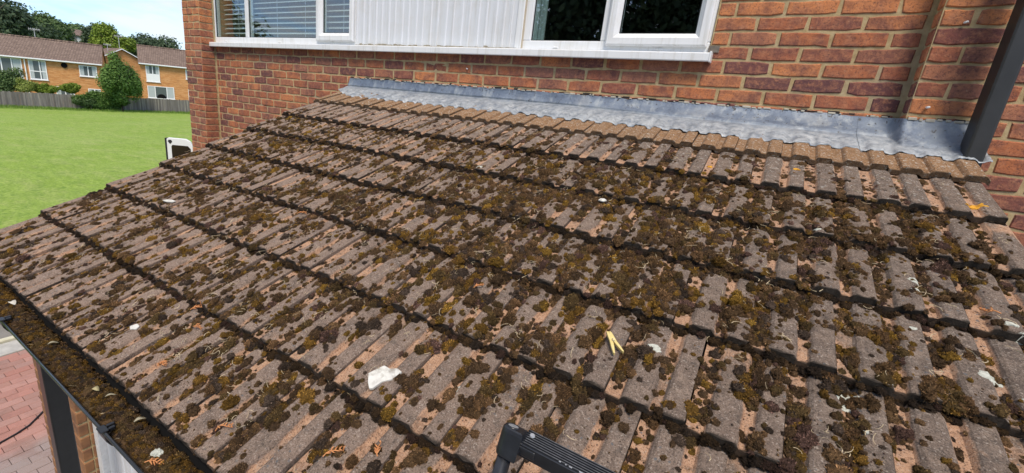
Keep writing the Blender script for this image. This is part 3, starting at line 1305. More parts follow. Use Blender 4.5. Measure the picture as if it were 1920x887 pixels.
for x in (-1.93, -1.03, -.13, .8):
    b = MB()
    w = .028
    ro_ = rg_ + .006
    outp = [(yc_ + ro_ * math.cos(a), zl + .002 + ro_ * math.sin(a)) for a in np.linspace(math.pi, 1.9 * math.pi, 10)]
    outp += [(yc_ + (rg_ + .001) * math.cos(a), zl + .002 + (rg_ + .001) * math.sin(a)) for a in np.linspace(1.9 * math.pi, math.pi, 10)]
    b.prism(outp, 'x', x - w, x + w)
    b.box(x - .016, x + .016, yl - .010, yl + .010, zl + .0055, zl + .010)
    b.box(x - .012, x - .004, yl + .010, yl + .030, zl - .002, zl + .010)
    b.box(x + .004, x + .012, yl + .010, yl + .026, zl - .002, zl + .010)
    o = b.build('bracket', MAT['black_plastic'], bevel=.002)
    o.parent = GUT
# downpipe below the gutter
d = MB().box(-1.966, -1.901, -2.588, -2.523, G, zb - .004)
o = d.build('downpipe', MAT['black_plastic'], bevel=.006, seg=2)
o.parent = GUT
o['label'] = 'black square downpipe dropping from the gutter to the paving'

# ------------------------------------------------------------------ moss
clump_src = []
for sub, cnt_, ntuft in ((1, 12, 46), (2, 10, 110), (3, 8, 330)):
    V0, F0 = icosphere(sub)
    for c in range(cnt_):
        Vc = V0.copy()
        o1 = Vector((random.uniform(-50, 50), random.uniform(-50, 50), random.uniform(-50, 50)))
        d = np.array([1 + .40 * mnoise.noise(Vector(p) * 1.5 + o1) + .30 * mnoise.noise(Vector(p) * 3.6 + o1) + .22 * mnoise.noise(Vector(p) * 8.0 + o1) for p in Vc])
        Vc = Vc * d[:, None]
        keep = (Vc[F0][:, :, 2].max(axis=1) > -.12)
        F1 = F0[keep]
        used = np.unique(F1)
        remap = -np.ones(len(Vc), int)
        remap[used] = np.arange(len(used))
        Vk = Vc[used]
        Vk[:, 2] = np.where(Vk[:, 2] < 0, Vk[:, 2] * .5, Vk[:, 2])
        Fk = remap[F1]
        # shoots: little blades standing out of the cushion
        tri = Vk[Fk]
        ti = RNG.integers(0, len(tri), ntuft)
        w = RNG.dirichlet((1, 1, 1), ntuft)
        base = (tri[ti] * w[:, :, None]).sum(1)
        nrm = base / (np.linalg.norm(base, axis=1)[:, None] + 1e-6)
        nrm = nrm + RNG.normal(0, .45, (ntuft, 3)) + np.array((0, 0, .25))
        nrm /= np.linalg.norm(nrm, axis=1)[:, None]
        sd = np.cross(nrm, RNG.normal(size=(ntuft, 3)))
        sd /= np.linalg.norm(sd, axis=1)[:, None]
        k_ = {1: .36, 2: .30, 3: .23}[sub]
        ln = RNG.uniform(.6, 1.5, ntuft)[:, None] * k_
        sw = RNG.uniform(.5, 1.1, ntuft)[:, None] * k_ * .36
        T = np.stack([base - sd * sw, base + sd * sw, base + nrm * ln], 1).reshape(-1, 3)
        FT = np.arange(3 * ntuft).reshape(-1, 3) + len(Vk)
        sh = np.concatenate([np.full(len(Vk), .70), np.repeat(RNG.uniform(.30, 3.1, ntuft), 3)])  # random shoot tones; sunlit tips and shaded base put into the tint
        clump_src.append((sub, np.vstack([Vk, T]), np.vstack([Fk, FT]), sh))
V0, F0 = icosphere(0)
for c in range(8):
    Vc = V0 * RNG.uniform(.6, 1.3, (12, 1)) * np.array((1, 1, .8))
    clump_src.append((0, Vc, F0, RNG.uniform(.6, 1.6, 12)))
SRC0 = [c for c in clump_src if c[0] == 0]
SRC1 = [c for c in clump_src if c[0] == 1]
SRC2 = [c for c in clump_src if c[0] == 2]
SRC3 = [c for c in clump_src if c[0] == 3]

PAL = np.array([(.122, .074, .040), (.175, .103, .050), (.140, .090, .037), (.215, .118, .026), (.092, .065, .049), (.275, .158, .030), (.205, .116, .056), (.142, .081, .064)])
PW = np.array([.22, .22, .16, .10, .11, .05, .09, .05])


class Clumps:
    def __init__(s):
        s.V, s.F, s.C, s.n = [], [], [], 0

    def add(s, pos, size, elong, flat, col, rotmat, hi=False):
        src = random.choice(SRC0 if size < .0042 else SRC3 if (hi and size > .017) else SRC2 if (hi or size > .012) else SRC1)
        Vk = src[1]
        a = random.uniform(0, 2 * math.pi)
        ca, sa = math.cos(a), math.sin(a)
        P = np.empty_like(Vk)
        P[:, 0] = (Vk[:, 0] * ca - Vk[:, 1] * sa) * size * random.uniform(.65, 1.25)
        P[:, 1] = (Vk[:, 0] * sa + Vk[:, 1] * ca) * size * elong
        P[:, 2] = Vk[:, 2] * size * flat
        P = P @ rotmat.T + np.array(pos)
        s.V.append(P)
        s.F.append(src[2] + s.n)
        s.n += len(P)
        s.C.append(np.array(col)[None, :] * src[3][:, None])

    def build(s, name, mt):
        return big_mesh(name, np.concatenate(s.V), np.concatenate(s.F), mt, attrs={'tint': np.concatenate(s.C)})


RM = np.array(Matrix.Rotation(PITCH, 3, 'X'))


def dens(x, s):
    """how mossy the roof is at (x, s): dense in the middle, thin to the right and at the top"""
    k = math.ceil(s / GA)
    d = {0: 0.0, 1: .62, 2: .85, 3: 1.05, 4: 1.05, 5: .88, 6: .74, 7: .66}.get(k, 0)
    if k in (2, 3, 4, 5):
        d *= 1.0 + .35 * math.exp(-((x - .1) / .9) ** 2)
    if x > .66:
        d *= max(.25, 1 - (x - .66) * 2.2)
    if k == 1 and x > .75:
        d *= .4
    if x < -.6 and s > .3:
        d *= 1 + .55 * min(1, (-.6 - x) / .5)
    if s > 1.1 and x > -.5:
        d *= 1 - .42 * min(1, (s - 1.1) / .25) * min(1, (x + .5) / .4)
    n_ = mnoise.noise(Vector((x * 2.3, s * 2.3, 1.0))) * .9 + mnoise.noise(Vector((x * 7, s * 5, 9.0))) * .8
    return d * (1.0 + n_)


def gate(x, s):
    """moss runs in strips along the channels with bare stretches between"""
    k = math.ceil(s / GA)
    t = (x - SEAM0) / TW + .5 * (k % 2)
    ch = math.floor(t * 2 + .2) + 131 * k
    v = mnoise.noise(Vector((ch * 3.71, s * 9.0, 4.0))) + .5 * mnoise.noise(Vector((x * 30, s * 22.0, 7.0)))
    return max(0.0, min(1.0, .42 + v * 2.6))


def pick_col(x, s):
    k = math.ceil(s / GA)
    g_ = mnoise.noise(Vector((x * 3.1, s * 3.1, 20.0)))
    w = PW.copy()
    w[[3, 5]] *= 1 + 2.2 * max(0, g_)
    if k == 1:
        w[[3, 5]] *= .15
        w[[6, 7]] *= 4
    if s > 1.9 or x < -1.4:
        w[[3]] *= 1.8
    w /= w.sum()
    c = PAL[RNG.choice(len(PAL), p=w)]
    return c * random.uniform(.95, 1.6)


MC = Clumps()
placed = 0
tries = 0
while placed < 34000 and tries < 520000:
    tries += 1
    x = random.uniform(XL + .055, XR - .03)
    s_ = random.uniform(.01, NC * GA - GA - .01)
    D = dens(x, s_)
    kk = math.ceil(s_ / GA)
    tr_ = prof1(x, kk) < -.007
    cen = math.exp(-((x - .05) / .75) ** 2) * math.exp(-((s_ - .95) / .55) ** 2)
    D *= (.22 + 1.75 * gate(x, s_) + .25 * cen) if tr_ else .05 + (.32 + .26 * cen) * gate(x, s_)
    if kk == 1 and not tr_:
        D *= .3
    if random.random() > D * .55:
        continue
    size = min(.020, .0044 + random.expovariate(1 / .0038))
    if x < -.9:
        size *= .82
    if kk == 1:
        size *= 1.15
    elong = random.uniform(.85, 1.45) if not (x < -1.0) else random.uniform(.9, 1.5)
    # near the camera lumps are rounder, further left they run down the channels
    col = pick_col(x, s_)
    flat = random.uniform(.65, 1.1) if kk != 1 else random.uniform(.30, .5)
    near = s_ > .9 and x > -1.2 and size > .013
    cl = random.randint(1, 4) if size > .009 else 1
    for q in range(cl):
        xx = x + (random.gauss(0, size * .8) if q else 0)
        ss = s_ + (random.gauss(0, size * 1.1) if q else 0)
        if ss > NC * GA - GA - .004 - size * elong * .8 or ss < .004 or not XL + .03 < xx < XR - .02:
            continue
        h = surf1(xx, ss) - size * .06
        sz = size * (random.uniform(.55, .95) if q else 1)
        MC.add(roofpt(xx, ss, h), sz, elong, flat, (col if random.random() < .6 else pick_col(xx, ss)) * random.uniform(.7, 1.3), RM, near)
        placed += 1
# crumbs of moss and grit
cr = 0
while cr < 20000:
    x = random.uniform(XL + .03, XR - .03)
    s_ = random.uniform(-.06, NC * GA - GA - .006)
    D = dens(x, s_) if s_ > 0 else .03
    tr_ = prof1(x, math.ceil(s_ / GA)) < -.007
    if random.random() > (D * .6 * (.15 + gate(x, s_)) + .05) * (1.0 if tr_ else .5):
        continue
    cr += 1
    c_ = PAL[random.choice((0, 1, 2, 4, 6, 7))] * random.uniform(.5, 1.5) if random.random() < .86 else np.array((.30, .22, .15)) * random.uniform(.6, 1.3)
    MC.add(roofpt(x, s_, surf1(x, s_) + .0005), random.uniform(.0010, .0028), random.uniform(.8, 1.5), .8, c_, RM)
# dark cushions packed under the front edge of every course
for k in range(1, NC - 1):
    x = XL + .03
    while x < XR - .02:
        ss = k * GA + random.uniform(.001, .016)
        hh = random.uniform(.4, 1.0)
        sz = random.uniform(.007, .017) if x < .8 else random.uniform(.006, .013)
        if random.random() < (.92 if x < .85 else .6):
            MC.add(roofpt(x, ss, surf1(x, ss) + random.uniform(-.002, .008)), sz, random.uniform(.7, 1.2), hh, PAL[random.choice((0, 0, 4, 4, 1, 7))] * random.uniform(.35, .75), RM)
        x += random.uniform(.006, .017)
# along the drip edge over the gutter
x = XL + .03
while x < XR - .02:
    if random.random() < .5:
        MC.add(roofpt(x, (NC - 1) * GA - random.uniform(-.001, .02), surf1(x, (NC - 1) * GA - .01) - random.uniform(.0, .01)), random.uniform(.004, .010), 1.2, .6, PAL[random.choice((0, 4, 1))] * .8, RM)
    x += random.uniform(.008, .02)
o = MC.build('moss', MAT['moss'])
tag(o, 'brown and olive moss cushions covering the roof tiles', 'moss', kind='stuff')
print('moss clumps', placed, 'verts', MC.n)

# moss litter in the gutter -------------------------------------------------
GC = Clumps()
ID3 = np.eye(3)
nx, ny = 560, 14
V, F, C = [], [], []
for i in range(nx + 1):
    x = -2.98 + 4.06 * i / nx
    for j in range(ny + 1):
        y = yl + .006 + .098 * j / ny
        u = j / ny
        z = -1.083 + .010 * math.sin(u * 2.6) - max(0, u - .70) * .060
        z += .014 * mnoise.noise(Vector((x * 13, y * 20, 2))) + .008 * mnoise.noise(Vector((x * 40, y * 46, 5))) + .004 * mnoise.noise(Vector((x * 110, y * 110, 8)))
        V.append((x, y, z))
        C.append(PAL[1] * (.7 + .5 * random.random()) + np.array((.0, .008, 0)) * (mnoise.noise(Vector((x * 9, y * 20, 12))) > 0))
for i in range(nx):
    for j in range(ny):
        a = i * (ny + 1) + j
        F.append((a, a + ny + 1, a + ny + 2, a + 1))
o = big_mesh('gutter_litter', V, F, MAT['moss'], attrs={'tint': C})
tag(o, 'dark brown moss litter filling the black gutter', 'moss litter', kind='stuff')
for i in range(3000):
    x = random.uniform(-2.95, .9)
    u = .06 + random.random() * .86
    y = yl + .012 + .088 * u
    z = -1.081 + .010 * math.sin(u * 2.6) - max(0, u - .70) * .060
    c = PAL[random.choice((0, 1, 2, 2, 3, 4, 3))] * random.uniform(.6, 1.5)
    GC.add((x, y, z), random.uniform(.004, .016 if u > .2 else .008), random.uniform(.6, 1.0), random.uniform(.4, .8), c, ID3, True)
o = GC.build('gutter_moss', MAT['moss'])
tag(o, 'loose moss lumps fallen into the black gutter', 'moss', kind='stuff')

# ------------------------------------------------------------------ litter on the roof
st = MB()


def stalk(p, ang, length, rad, curl, lift, rotm):
    pts, rads = [], []
    a = ang
    q = Vector((0, 0, .004))
    n_ = 4
    for i in range(n_ + 1):
        pts.append(Vector(p) + rotm @ q)
        rads.append(rad * (1 - .5 * i / n_))
        q = q + Vector((math.cos(a), math.sin(a), random.uniform(-.2, .35) * lift)) * (length / n_)
        a += curl
    st.tube(pts, rads, 3, False)


RMm = Matrix.Rotation(PITCH, 3, 'X')
n_st = 0
while n_st < 1700:
    x = random.uniform(XL + .05, XR - .05)
    s_ = random.uniform(.05, NC * GA - GA - .03)
    if random.random() > dens(x, s_) * .7 + .05:
        continue
    for q in range(random.choice((1, 1, 2, 4))):
        xx, ss = x + random.gauss(0, .008), s_ + random.gauss(0, .008)
        stalk(roofpt(xx, ss, surf1(xx, ss) + random.uniform(.002, .016)), random.uniform(0, 6.28), random.uniform(.010, .034), random.uniform(.0006, .0012), random.uniform(-.7, .7), 1, RMm)
        n_st += 1
I3 = Matrix.Identity(3)
for i in range(170):
    stalk((random.uniform(-2.9, .6), yl + random.uniform(.018, .05), -1.077), random.uniform(0, 6.28), random.uniform(.008, .024), random.uniform(.0005, .0009), random.uniform(-.4, .4), 1, I3)
o = st.build('dry_stalks', MAT['stalk'])
tag(o, 'pale dry grass stalks scattered through the moss', 'dry stalks', kind='stuff')


def blob(name, x, s_, rx, rs, mt, thick=.003, n=18, seed=0, irregular=.35, lab=None, cat=None, dx=0.0):
    """flat irregular crust lying on the tile surface"""
    rr = random.Random(seed)
    o1 = Vector((rr.uniform(-9, 9), rr.uniform(-9, 9), 0))
    V, F = [], []
    c = roofpt(x, s_, 0)
    rings = (0, .45, .8, 1.0)
    for ri, rad in enumerate(rings):
        for i in range(n):
            a = 2 * math.pi * i / n
            k = rad * (1 + irregular * mnoise.noise(Vector((math.cos(a) * 1.7, math.sin(a) * 1.7, 0)) + o1) * 1.6)
            xx, ss = x + math.cos(a) * rx * k, s_ + math.sin(a) * rs * k
            h = surf1(xx, ss) if dx == 0 else dx
            V.append(tuple(roofpt(xx, ss, h + (thick if ri < 3 else -.001) + rr.uniform(-.0004, .0006))))
    for ri in range(3):
        for i in range(n):
            j = (i + 1) % n
            F.append((ri * n + i, ri * n + j, (ri + 1) * n + j, (ri + 1) * n + i))
    mb = MB().add(V, F + [tuple(range(n))])
    o = mb.build(name, mt)
    return o


# crust lichen on particular tiles: parts of the roof
for i, (x, s_, rx, rs) in enumerate([(.5776, 1.345, .021, .030), (.601, 1.43, .006, .010), (.746, .80, .024, .015), (.738, .855, .012, .008), (.843, 1.14, .024, .018), (.885, 1.195, .008, .007),
                                     (.910, .925, .016, .008), (.93, .96, .012, .008), (-.263, 1.775, .011, .017), (-.268, 1.815, .009, .013), (.15, 1.40, .018, .016), (.72, 1.02, .010, .008),
                                     (.655, 1.27, .007, .008), (-.9, .62, .02, .012), (.50, .62, .014, .010), (-.05, 1.0, .016, .012)]):
    o = blob('lichen_patch', x, s_, rx, rs, MAT['lichen'], .0022, seed=i)
    o.parent = ROOF
for i, (x, s_, rx, rs) in enumerate([(.962, .240, .020, .014), (.424, .125, .015, .010), (.098, .20, .010, .010), (.945, .250, .012, .009)]):
    o = blob('orange_lichen_patch', x, s_, rx, rs, MAT['orange_lichen'], .004, seed=40 + i, irregular=.6)
    o.parent = ROOF


# loose white chips
def chip(x, s_, outline, label, thick=.006, mt='white_chip', rot=0.0, h=.004, cat='fragment', name='white_fragment'):
    pts = []
    for a, b in outline:
        ca, sa = math.cos(rot), math.sin(rot)
        pts.append((a * ca - b * sa, a * sa + b * ca))
    base = surf1(x, s_) + h
    n_ = len(pts)
    v = [roofpt(x + a, s_ - b, base) for a, b in pts] + [roofpt(x + a, s_ - b, base + thick) for a, b in pts]
    f = [tuple(reversed(range(n_))), tuple(range(n_, 2 * n_))] + [(i, (i + 1) % n_, n_ + (i + 1) % n_, n_ + i) for i in range(n_)]
    o = MB().add(v, f).build(name, MAT[mt], bevel=.0012)
    return tag(o, label, cat)


chip(-.462, 1.845, [(-.040, -.008), (-.022, -.036), (-.008, -.050), (.000, -.046), (.012, -.020), (.034, -.004), (.048, .028), (.030, .034), (.010, .026), (-.012, .030)],
     'large flat white fragment on the tiles near the bottom middle', .010, rot=.15, h=.012)
chip(-1.375, 2.105, [(-.018, -.008), (.0, -.015), (.020, -.004), (.014, .010), (-.006, .012)], 'small white chip on the lowest course near the gutter', .005)
chip(-2.235, 1.555, [(-.045, -.012), (.0, -.010), (.030, .0), (.042, .016), (.010, .016), (-.03, .004)], 'pale grey chip near the left edge of the roof, furthest from the camera', .006)
chip(-.235, .70, [(-.016, -.008), (.006, -.012), (.018, .002), (.004, .012), (-.012, .008)], 'white chip among dense moss in the middle of the roof', .006, h=.012)


# dead conifer sprigs
def sprig(x, s_, ang, size, label, on_roof=True, pos=None):
    mb = MB()
    rr = random.Random(int(x * 1000))

    def P(a, b, h):
        if on_roof:
            return roofpt(x + a, s_ - b, surf1(x + a, s_ - b) + h)
        return Vector(pos) + Vector((a, b, h))
    L0 = size * .8
    ca, sa = math.cos(ang), math.sin(ang)
    main = [(i / 5 * L0, .10 * L0 * math.sin(i * .9)) for i in range(6)]
    tr = lambda a, b: (a * ca - b * sa, a * sa + b * ca)
    mb.tube([P(*tr(a, b), .010 + .004 * math.sin(a * 90)) for a, b in main], [.0016] * 5 + [.0008], 4)
    for i in range(1, 6):
        for sd in (-1, 1):
            if rr.random() < .2:
                continue
            l = L0 * rr.uniform(.22, .45) * (1.1 - i / 8)
            a0, b0 = main[i]
            an = sd * rr.uniform(.5, .9)
            tip = (a0 + math.cos(an) * l, b0 + math.sin(an) * l)
            midp = ((a0 + tip[0]) / 2, (b0 + tip[1]) / 2)
            mb.tube([P(*tr(a0, b0), .011), P(*tr(*midp), .013 + rr.uniform(0, .004)), P(*tr(*tip), .011 + rr.uniform(0, .006))], [.0017, .0022, .0008], 4)
    return tag(mb.build('conifer_sprig', MAT['sprig']), label, 'sprig', 'orange conifer sprigs lying on the roof and in the gutter')


for a in [(-1.289, 1.958, .9, .055, 'upper of two orange conifer sprigs right of the small white chip'),
          (-1.186, 2.001, .3, .045, 'lower of two orange conifer sprigs right of the small white chip'),
          (-1.123, 2.151, .35, .055, 'tan conifer sprig on the lowest course below the small white chip'),
          (-.735, 2.185, .75, .055, 'orange conifer sprig lying on bare tile closest to the gutter'),
          (-.317, 2.022, 2.2, .045, 'orange conifer sprig midway between the ladder and the gutter sprigs, near the bottom edge'),
          (-.429, 2.090, 1.0, .060, 'longer orange conifer sprig at the bottom edge, below the large white fragment'),
          (-1.473, 1.335, .7, .050, 'tan conifer sprig in a channel, highest of those left of the middle'),
          (-.430, 1.419, 1.0, .040, 'tan conifer sprig in moss left of the yellow peg'),
          (.896, .898, 2.6, .045, 'orange conifer sprig near the right edge of the roof')]:
    sprig(*a)
sprig(-.93, 0, .6, .06, 'orange conifer sprig lying in the gutter', False, (-.845, -2.640, -1.078))

# leaves and a stone in the gutter
def leaf(x, y, ang, ln, wd, mt, label, z=-1.062, name='fallen_leaf', cup=.25):
    mb = MB()
    V, F = [], []
    ca, sa = math.cos(ang), math.sin(ang)
    N = 7
    for i in range(N + 1):
        u = i / N
        w = wd * math.sin(math.pi * min(1, u * .96 + .03)) ** .8
        for sd in (-1, 0, 1):
            a, b = (u - .5) * ln, sd * w
            V.append((x + a * ca - b * sa, y + a * sa + b * ca, z + abs(sd) * w * cup + .004 * math.sin(u * 4) + .004))
    for i in range(N):
        for sd in range(2):
            a = i * 3 + sd
            F.append((a, a + 3, a + 4, a + 1))
    o = MB().add(V, F).build(name, mt, smooth=True)
    sm = o.modifiers.new('s', 'SOLIDIFY')
    sm.thickness = .0008
    return tag(o, label, 'leaf', 'dead leaves in the gutter')


lm1 = M_noise('dry_leaf', (.30, .25, .12), (.42, .36, .19), 90, .7)
lm2 = M_noise('dry_leaf_grey', (.26, .23, .15), (.38, .34, .24), 90, .7)
leaf(-1.238, -2.608, .4, .024, .008, lm1, 'rounded yellowish dead leaf in the middle of the gutter')
leaf(-1.175, -2.592, 1.2, .028, .004, lm2, 'narrow folded dead leaf beside the rounded leaf in the gutter', cup=.35)
leaf(-1.003, -2.585, 1.4, .030, .006, lm2, 'pale curled dead leaf near the gutter clip', cup=.35)
leaf(-1.62, -2.600, 1.3, .03, .005, lm2, 'grey dead leaf in the upper gutter', cup=.6)
leaf(-2.07, -2.600, .2, .036, .011, M_noise('pale_leaf', (.50, .47, .40), (.64, .61, .54), 60, .7), 'whitish curled leaf at the left end of the gutter', cup=.5)
V0, F0 = icosphere(2)
Vr = np.array([p * (1 + .45 * mnoise.noise(Vector(p) * 2.2)) for p in V0]) * np.array((.015, .012, .009)) + np.array((-.855, -2.607, -1.069))
o = big_mesh('pale_stone', Vr, F0, MAT['lichen'], smooth=False)
tag(o, 'pale crumbly stone in the gutter at bottom left', 'stone')

# ------------------------------------------------------------------ clothes peg
pg = empty('clothes_peg', roofpt(.058, 1.455, 0.0), 'yellow plastic clothes peg lying open on the mossy tiles', 'clothes peg')
pgm = Matrix.Translation(roofpt(.054, 1.452, surf1(.058, 1.45) + .019)) @ Matrix.Rotation(PITCH, 4, 'X') @ Matrix.Rotation(.40, 4, 'Z')
pg.matrix_world = pgm
for sd in (-1, 1):
    # prong in the xy plane of the roof, head at the top (upslope), jaws spreading downslope
    a0 = Vector((-.012 + sd * .002, .038, 0))
    mid_ = Vector((-.003 + sd * .0048, .004, 0))
    tip = Vector((.008 + sd * .0120, -.036 + sd * .004, 0))
    mb = MB()
    pts = [(a0, .0042), (a0 * .6 + mid_ * .4, .0050), (mid_, .0046), (mid_ * .5 + tip * .5, .0042), (tip, .0022)]
    V, F = [], []
    for p, w in pts:
        for dx, dz in ((-w, -.005), (w, -.005), (w, .005), (-w, .005)):
            V.append((p.x + dx, p.y, p.z + dz))
    for i in range(len(pts) - 1):
        for k in range(4):
            k2 = (k + 1) % 4
            F.append((i * 4 + k, i * 4 + k2, i * 4 + 4 + k2, i * 4 + 4 + k))
    F += [(3, 2, 1, 0), tuple(len(pts) * 4 - 4 + k for k in range(4))]
    o = mb.add(V, F).build('prong', MAT['peg'], bevel=.001)
    o.parent = pg
mb = MB()
mb.tube([Vector((-.002, .006, .004 + .0)) + Vector((math.cos(a) * .004, math.sin(a) * .004, .003 * math.sin(a * .5))) for a in np.linspace(0, 12.5, 26)], .0007, 5)
o = mb.build('spring', MAT['steel'])
o.parent = pg

# ------------------------------------------------------------------ ladder
LAD = empty('ladder', (.2, -3.55, G), 'black ladder top with a ribbed rung, leaning on the eaves', 'ladder')
lean_dir = Vector((0, .40, .915)).normalized()


def lad(o):
    bpy.context.view_layer.update()
    o.parent = LAD
    o.matrix_parent_inverse = Matrix.Translation((-.2, 3.55, -G))
    return o


topc = Vector((.030, -2.420, -.634))            # top centre of the left stile
xr2 = topc.x + .40
BLK = MAT['black_ladder']
n1 = Vector((0, -lean_dir.z, lean_dir.y))        # pointing out of the ladder face, towards the climber
foot_len = (topc.z - G) / lean_dir.z
for x in (topc.x, xr2):
    base = Vector((x, topc.y, topc.z)) - lean_dir * .030
    lad(MB().tube([base, base - lean_dir * (foot_len - .05)], .0120, 20).build('stile', BLK, smooth=True))
    # moulded housing: round over the stile, running square into the rung, with a recessed plug on top
    sg = 1 if x < .2 else -1
    R0 = .0165
    out_ = [(sg * .024, -R0)] + [(-sg * R0 * math.sin(a), -R0 * math.cos(a)) for a in np.linspace(0, math.pi, 13)] + [(sg * .024, R0)]
    rings = [(-.047, .93), (-.043, 1.0), (-.007, 1.0), (-.002, .95), (.0005, .84)]
    V, F = [], []
    for dz, k_ in rings:
        for a_, b_ in out_:
            V.append(Vector((x, topc.y, topc.z)) + lean_dir * dz + Vector((a_ * k_, 0, 0)) + n1 * (b_ * k_))
    n_ = len(out_)
    for i in range(len(rings) - 1):
        for k in range(n_):
            k2 = (k + 1) % n_
            F.append((i * n_ + k, i * n_ + k2, (i + 1) * n_ + k2, (i + 1) * n_ + k))
    F += [tuple(reversed(range(n_))), tuple(range((len(rings) - 1) * n_, len(rings) * n_))]
    ho = lad(MB().add(V, F).build('housing', BLK))
    N = 20
    ax = Vector((1, 0, 0))
    V, F = [], []
    for dz, rad in ((.0006, .0118), (.0022, .0112), (.0022, .0098), (.0010, .0088)):
        for k in range(N):
            a = 2 * math.pi * k / N
            V.append(Vector((x, topc.y, topc.z)) + lean_dir * dz + (ax * math.cos(a) + n1 * math.sin(a)) * rad)
    for i in range(3):
        for k in range(N):
            k2 = (k + 1) % N
            F.append((i * N + k, i * N + k2, (i + 1) * N + k2, (i + 1) * N + k))
    pl = MB().add(V, F).build('plug_rim', BLK, smooth=True)
    pl.parent = ho
    V = []
    for k in range(N):
        a = 2 * math.pi * k / N
        V.append(Vector((x, topc.y, topc.z)) + lean_dir * .0012 + (ax * math.cos(a) + n1 * math.sin(a)) * .0089)
    pl = MB().add(V, [tuple(range(N))]).build('end_plug', M_noise('grey_plug', (.20, .21, .22), (.34, .35, .36), 90, .5))
    pl.parent = ho


TREAD = M_noise('worn_tread', (.075, .078, .085), (.16, .165, .175), 90, .35, .1, .002, metal=.3)
RU = Vector((0, -.12, .993)).normalized()         # the tread lies level while the ladder leans
RN = Vector((0, -RU.z, RU.y))


def rung(zc):
    c = topc + lean_dir * zc
    x0, x1 = topc.x + .023, xr2 - .023
    # profile in (n1, lean_dir): flat ribbed top, deep front face
    top_pts = []
    nr = 7
    wd = .0160
    for i in range(nr):
        a = -wd + 2 * wd * i / nr
        st_ = 2 * wd / nr
        top_pts += [(a + st_ * .08, 0.0), (a + st_ * .50, 0.0), (a + st_ * .58, -.0022), (a + st_ * .98, -.0022)]
    poly = [(-wd, -.030), (wd, -.030), (wd + .001, -.003)] + top_pts[::-1] + [(-wd - .001, -.003)]
    V = [Vector((xx, c.y, c.z)) + RN * a + RU * b for xx in (x0, x1) for a, b in poly]
    n_ = len(poly)
    F = [(i, (i + 1) % n_, n_ + (i + 1) % n_, n_ + i) for i in range(n_)] + [tuple(reversed(range(n_))), tuple(range(n_, 2 * n_))]
    ro = lad(MB().add(V, F).build('rung', BLK))
    tm = MB()
    for i in range(nr):
        a = -wd + 2 * wd * i / nr
        st_ = 2 * wd / nr
        v = [Vector((xx, c.y, c.z)) + RN * aa + RU * bb for xx in (x0 + .004, x1 - .004) for aa, bb in ((a + st_ * .12, -.0008), (a + st_ * .46, -.0008), (a + st_ * .42, .0007), (a + st_ * .16, .0007))]
        tm.add(v, [(0, 1, 5, 4), (1, 2, 6, 5), (2, 3, 7, 6), (3, 0, 4, 7), (3, 2, 1, 0), (4, 5, 6, 7)])
    to = tm.build('tread', TREAD)
    to.parent = ro
    to.matrix_parent_inverse = Matrix.Identity(4)
    to['kind'] = 'stuff'


rung(-.004)
for k in range(1, 11):
    rung(-.003 - .28 * k)
# release latch under the rung, wear marks and a bolt
c = topc
mb = MB()


def LP(dx, a, b):
    return Vector((c.x + dx, c.y, c.z)) + RN * a + RU * b


def lbox(mb, x0, x1, a0, a1, b0, b1):
    v = [LP(x, a, b) for b in (b0, b1) for x, a in ((x0, a0), (x1, a0), (x1, a1), (x0, a1))]
    mb.add(v, [(0, 3, 2, 1), (4, 5, 6, 7), (0, 1, 5, 4), (1, 2, 6, 5), (2, 3, 7, 6), (3, 0, 4, 7)])


lbox(mb, .017, .050, .010, .021, -.028, -.010)
lad(mb.build('latch', BLK, bevel=.003, seg=2))
mb = MB()
for dx, w in ((.088, .003), (.098, .002), (.104, .005), (.120, .006), (.137, .003), (.146, .007)):
    lbox(mb, dx, dx + w, .0150, .0171, -.0040, -.0028)
lad(mb.build('wear_mark', MAT['scuff']))
mb = MB()
mb.tube([LP(.034, -.002, -.001), LP(.034, -.002, .0012)], [.0046, .0036], 14)
lad(mb.build('rivet', MAT['scuff']))
mb = MB()
mb.tube([LP(.118, .016, -.018), LP(.118, .021, -.018)], [.0085, .0075], 16)
lad(mb.build('bolt', M_noise('worn_bolt', (.05, .05, .055), (.42, .42, .43), 260, .5)))

# ------------------------------------------------------------------ cable on the paving
mb = MB()
mb.tube([(-4.30, -2.75, G + .008), (-4.62, -2.52, G + .008), (-4.734, -2.388, G + .008), (-4.77, -2.276, G + .008), (-4.82, -2.176, G + .008), (-5.03, -1.97, G + .008), (-5.25, -1.70, G + .008), (-5.5, -1.2, G + .008)], .008, 6)
tag(mb.build('cable', MAT['cable'], smooth=True), 'thin dark cable lying across the block paving', 'cable')

# ------------------------------------------------------------------ white van behind the house corner
VAN = empty('van', (-7.8, 3.5, G), 'white van behind the brick corner, only the top of its open rear door showing', 'van')


def vp(o):
    o.parent = VAN
    o.matrix_parent_inverse = Matrix.Translation((7.8, -3.5, -G))
    return o


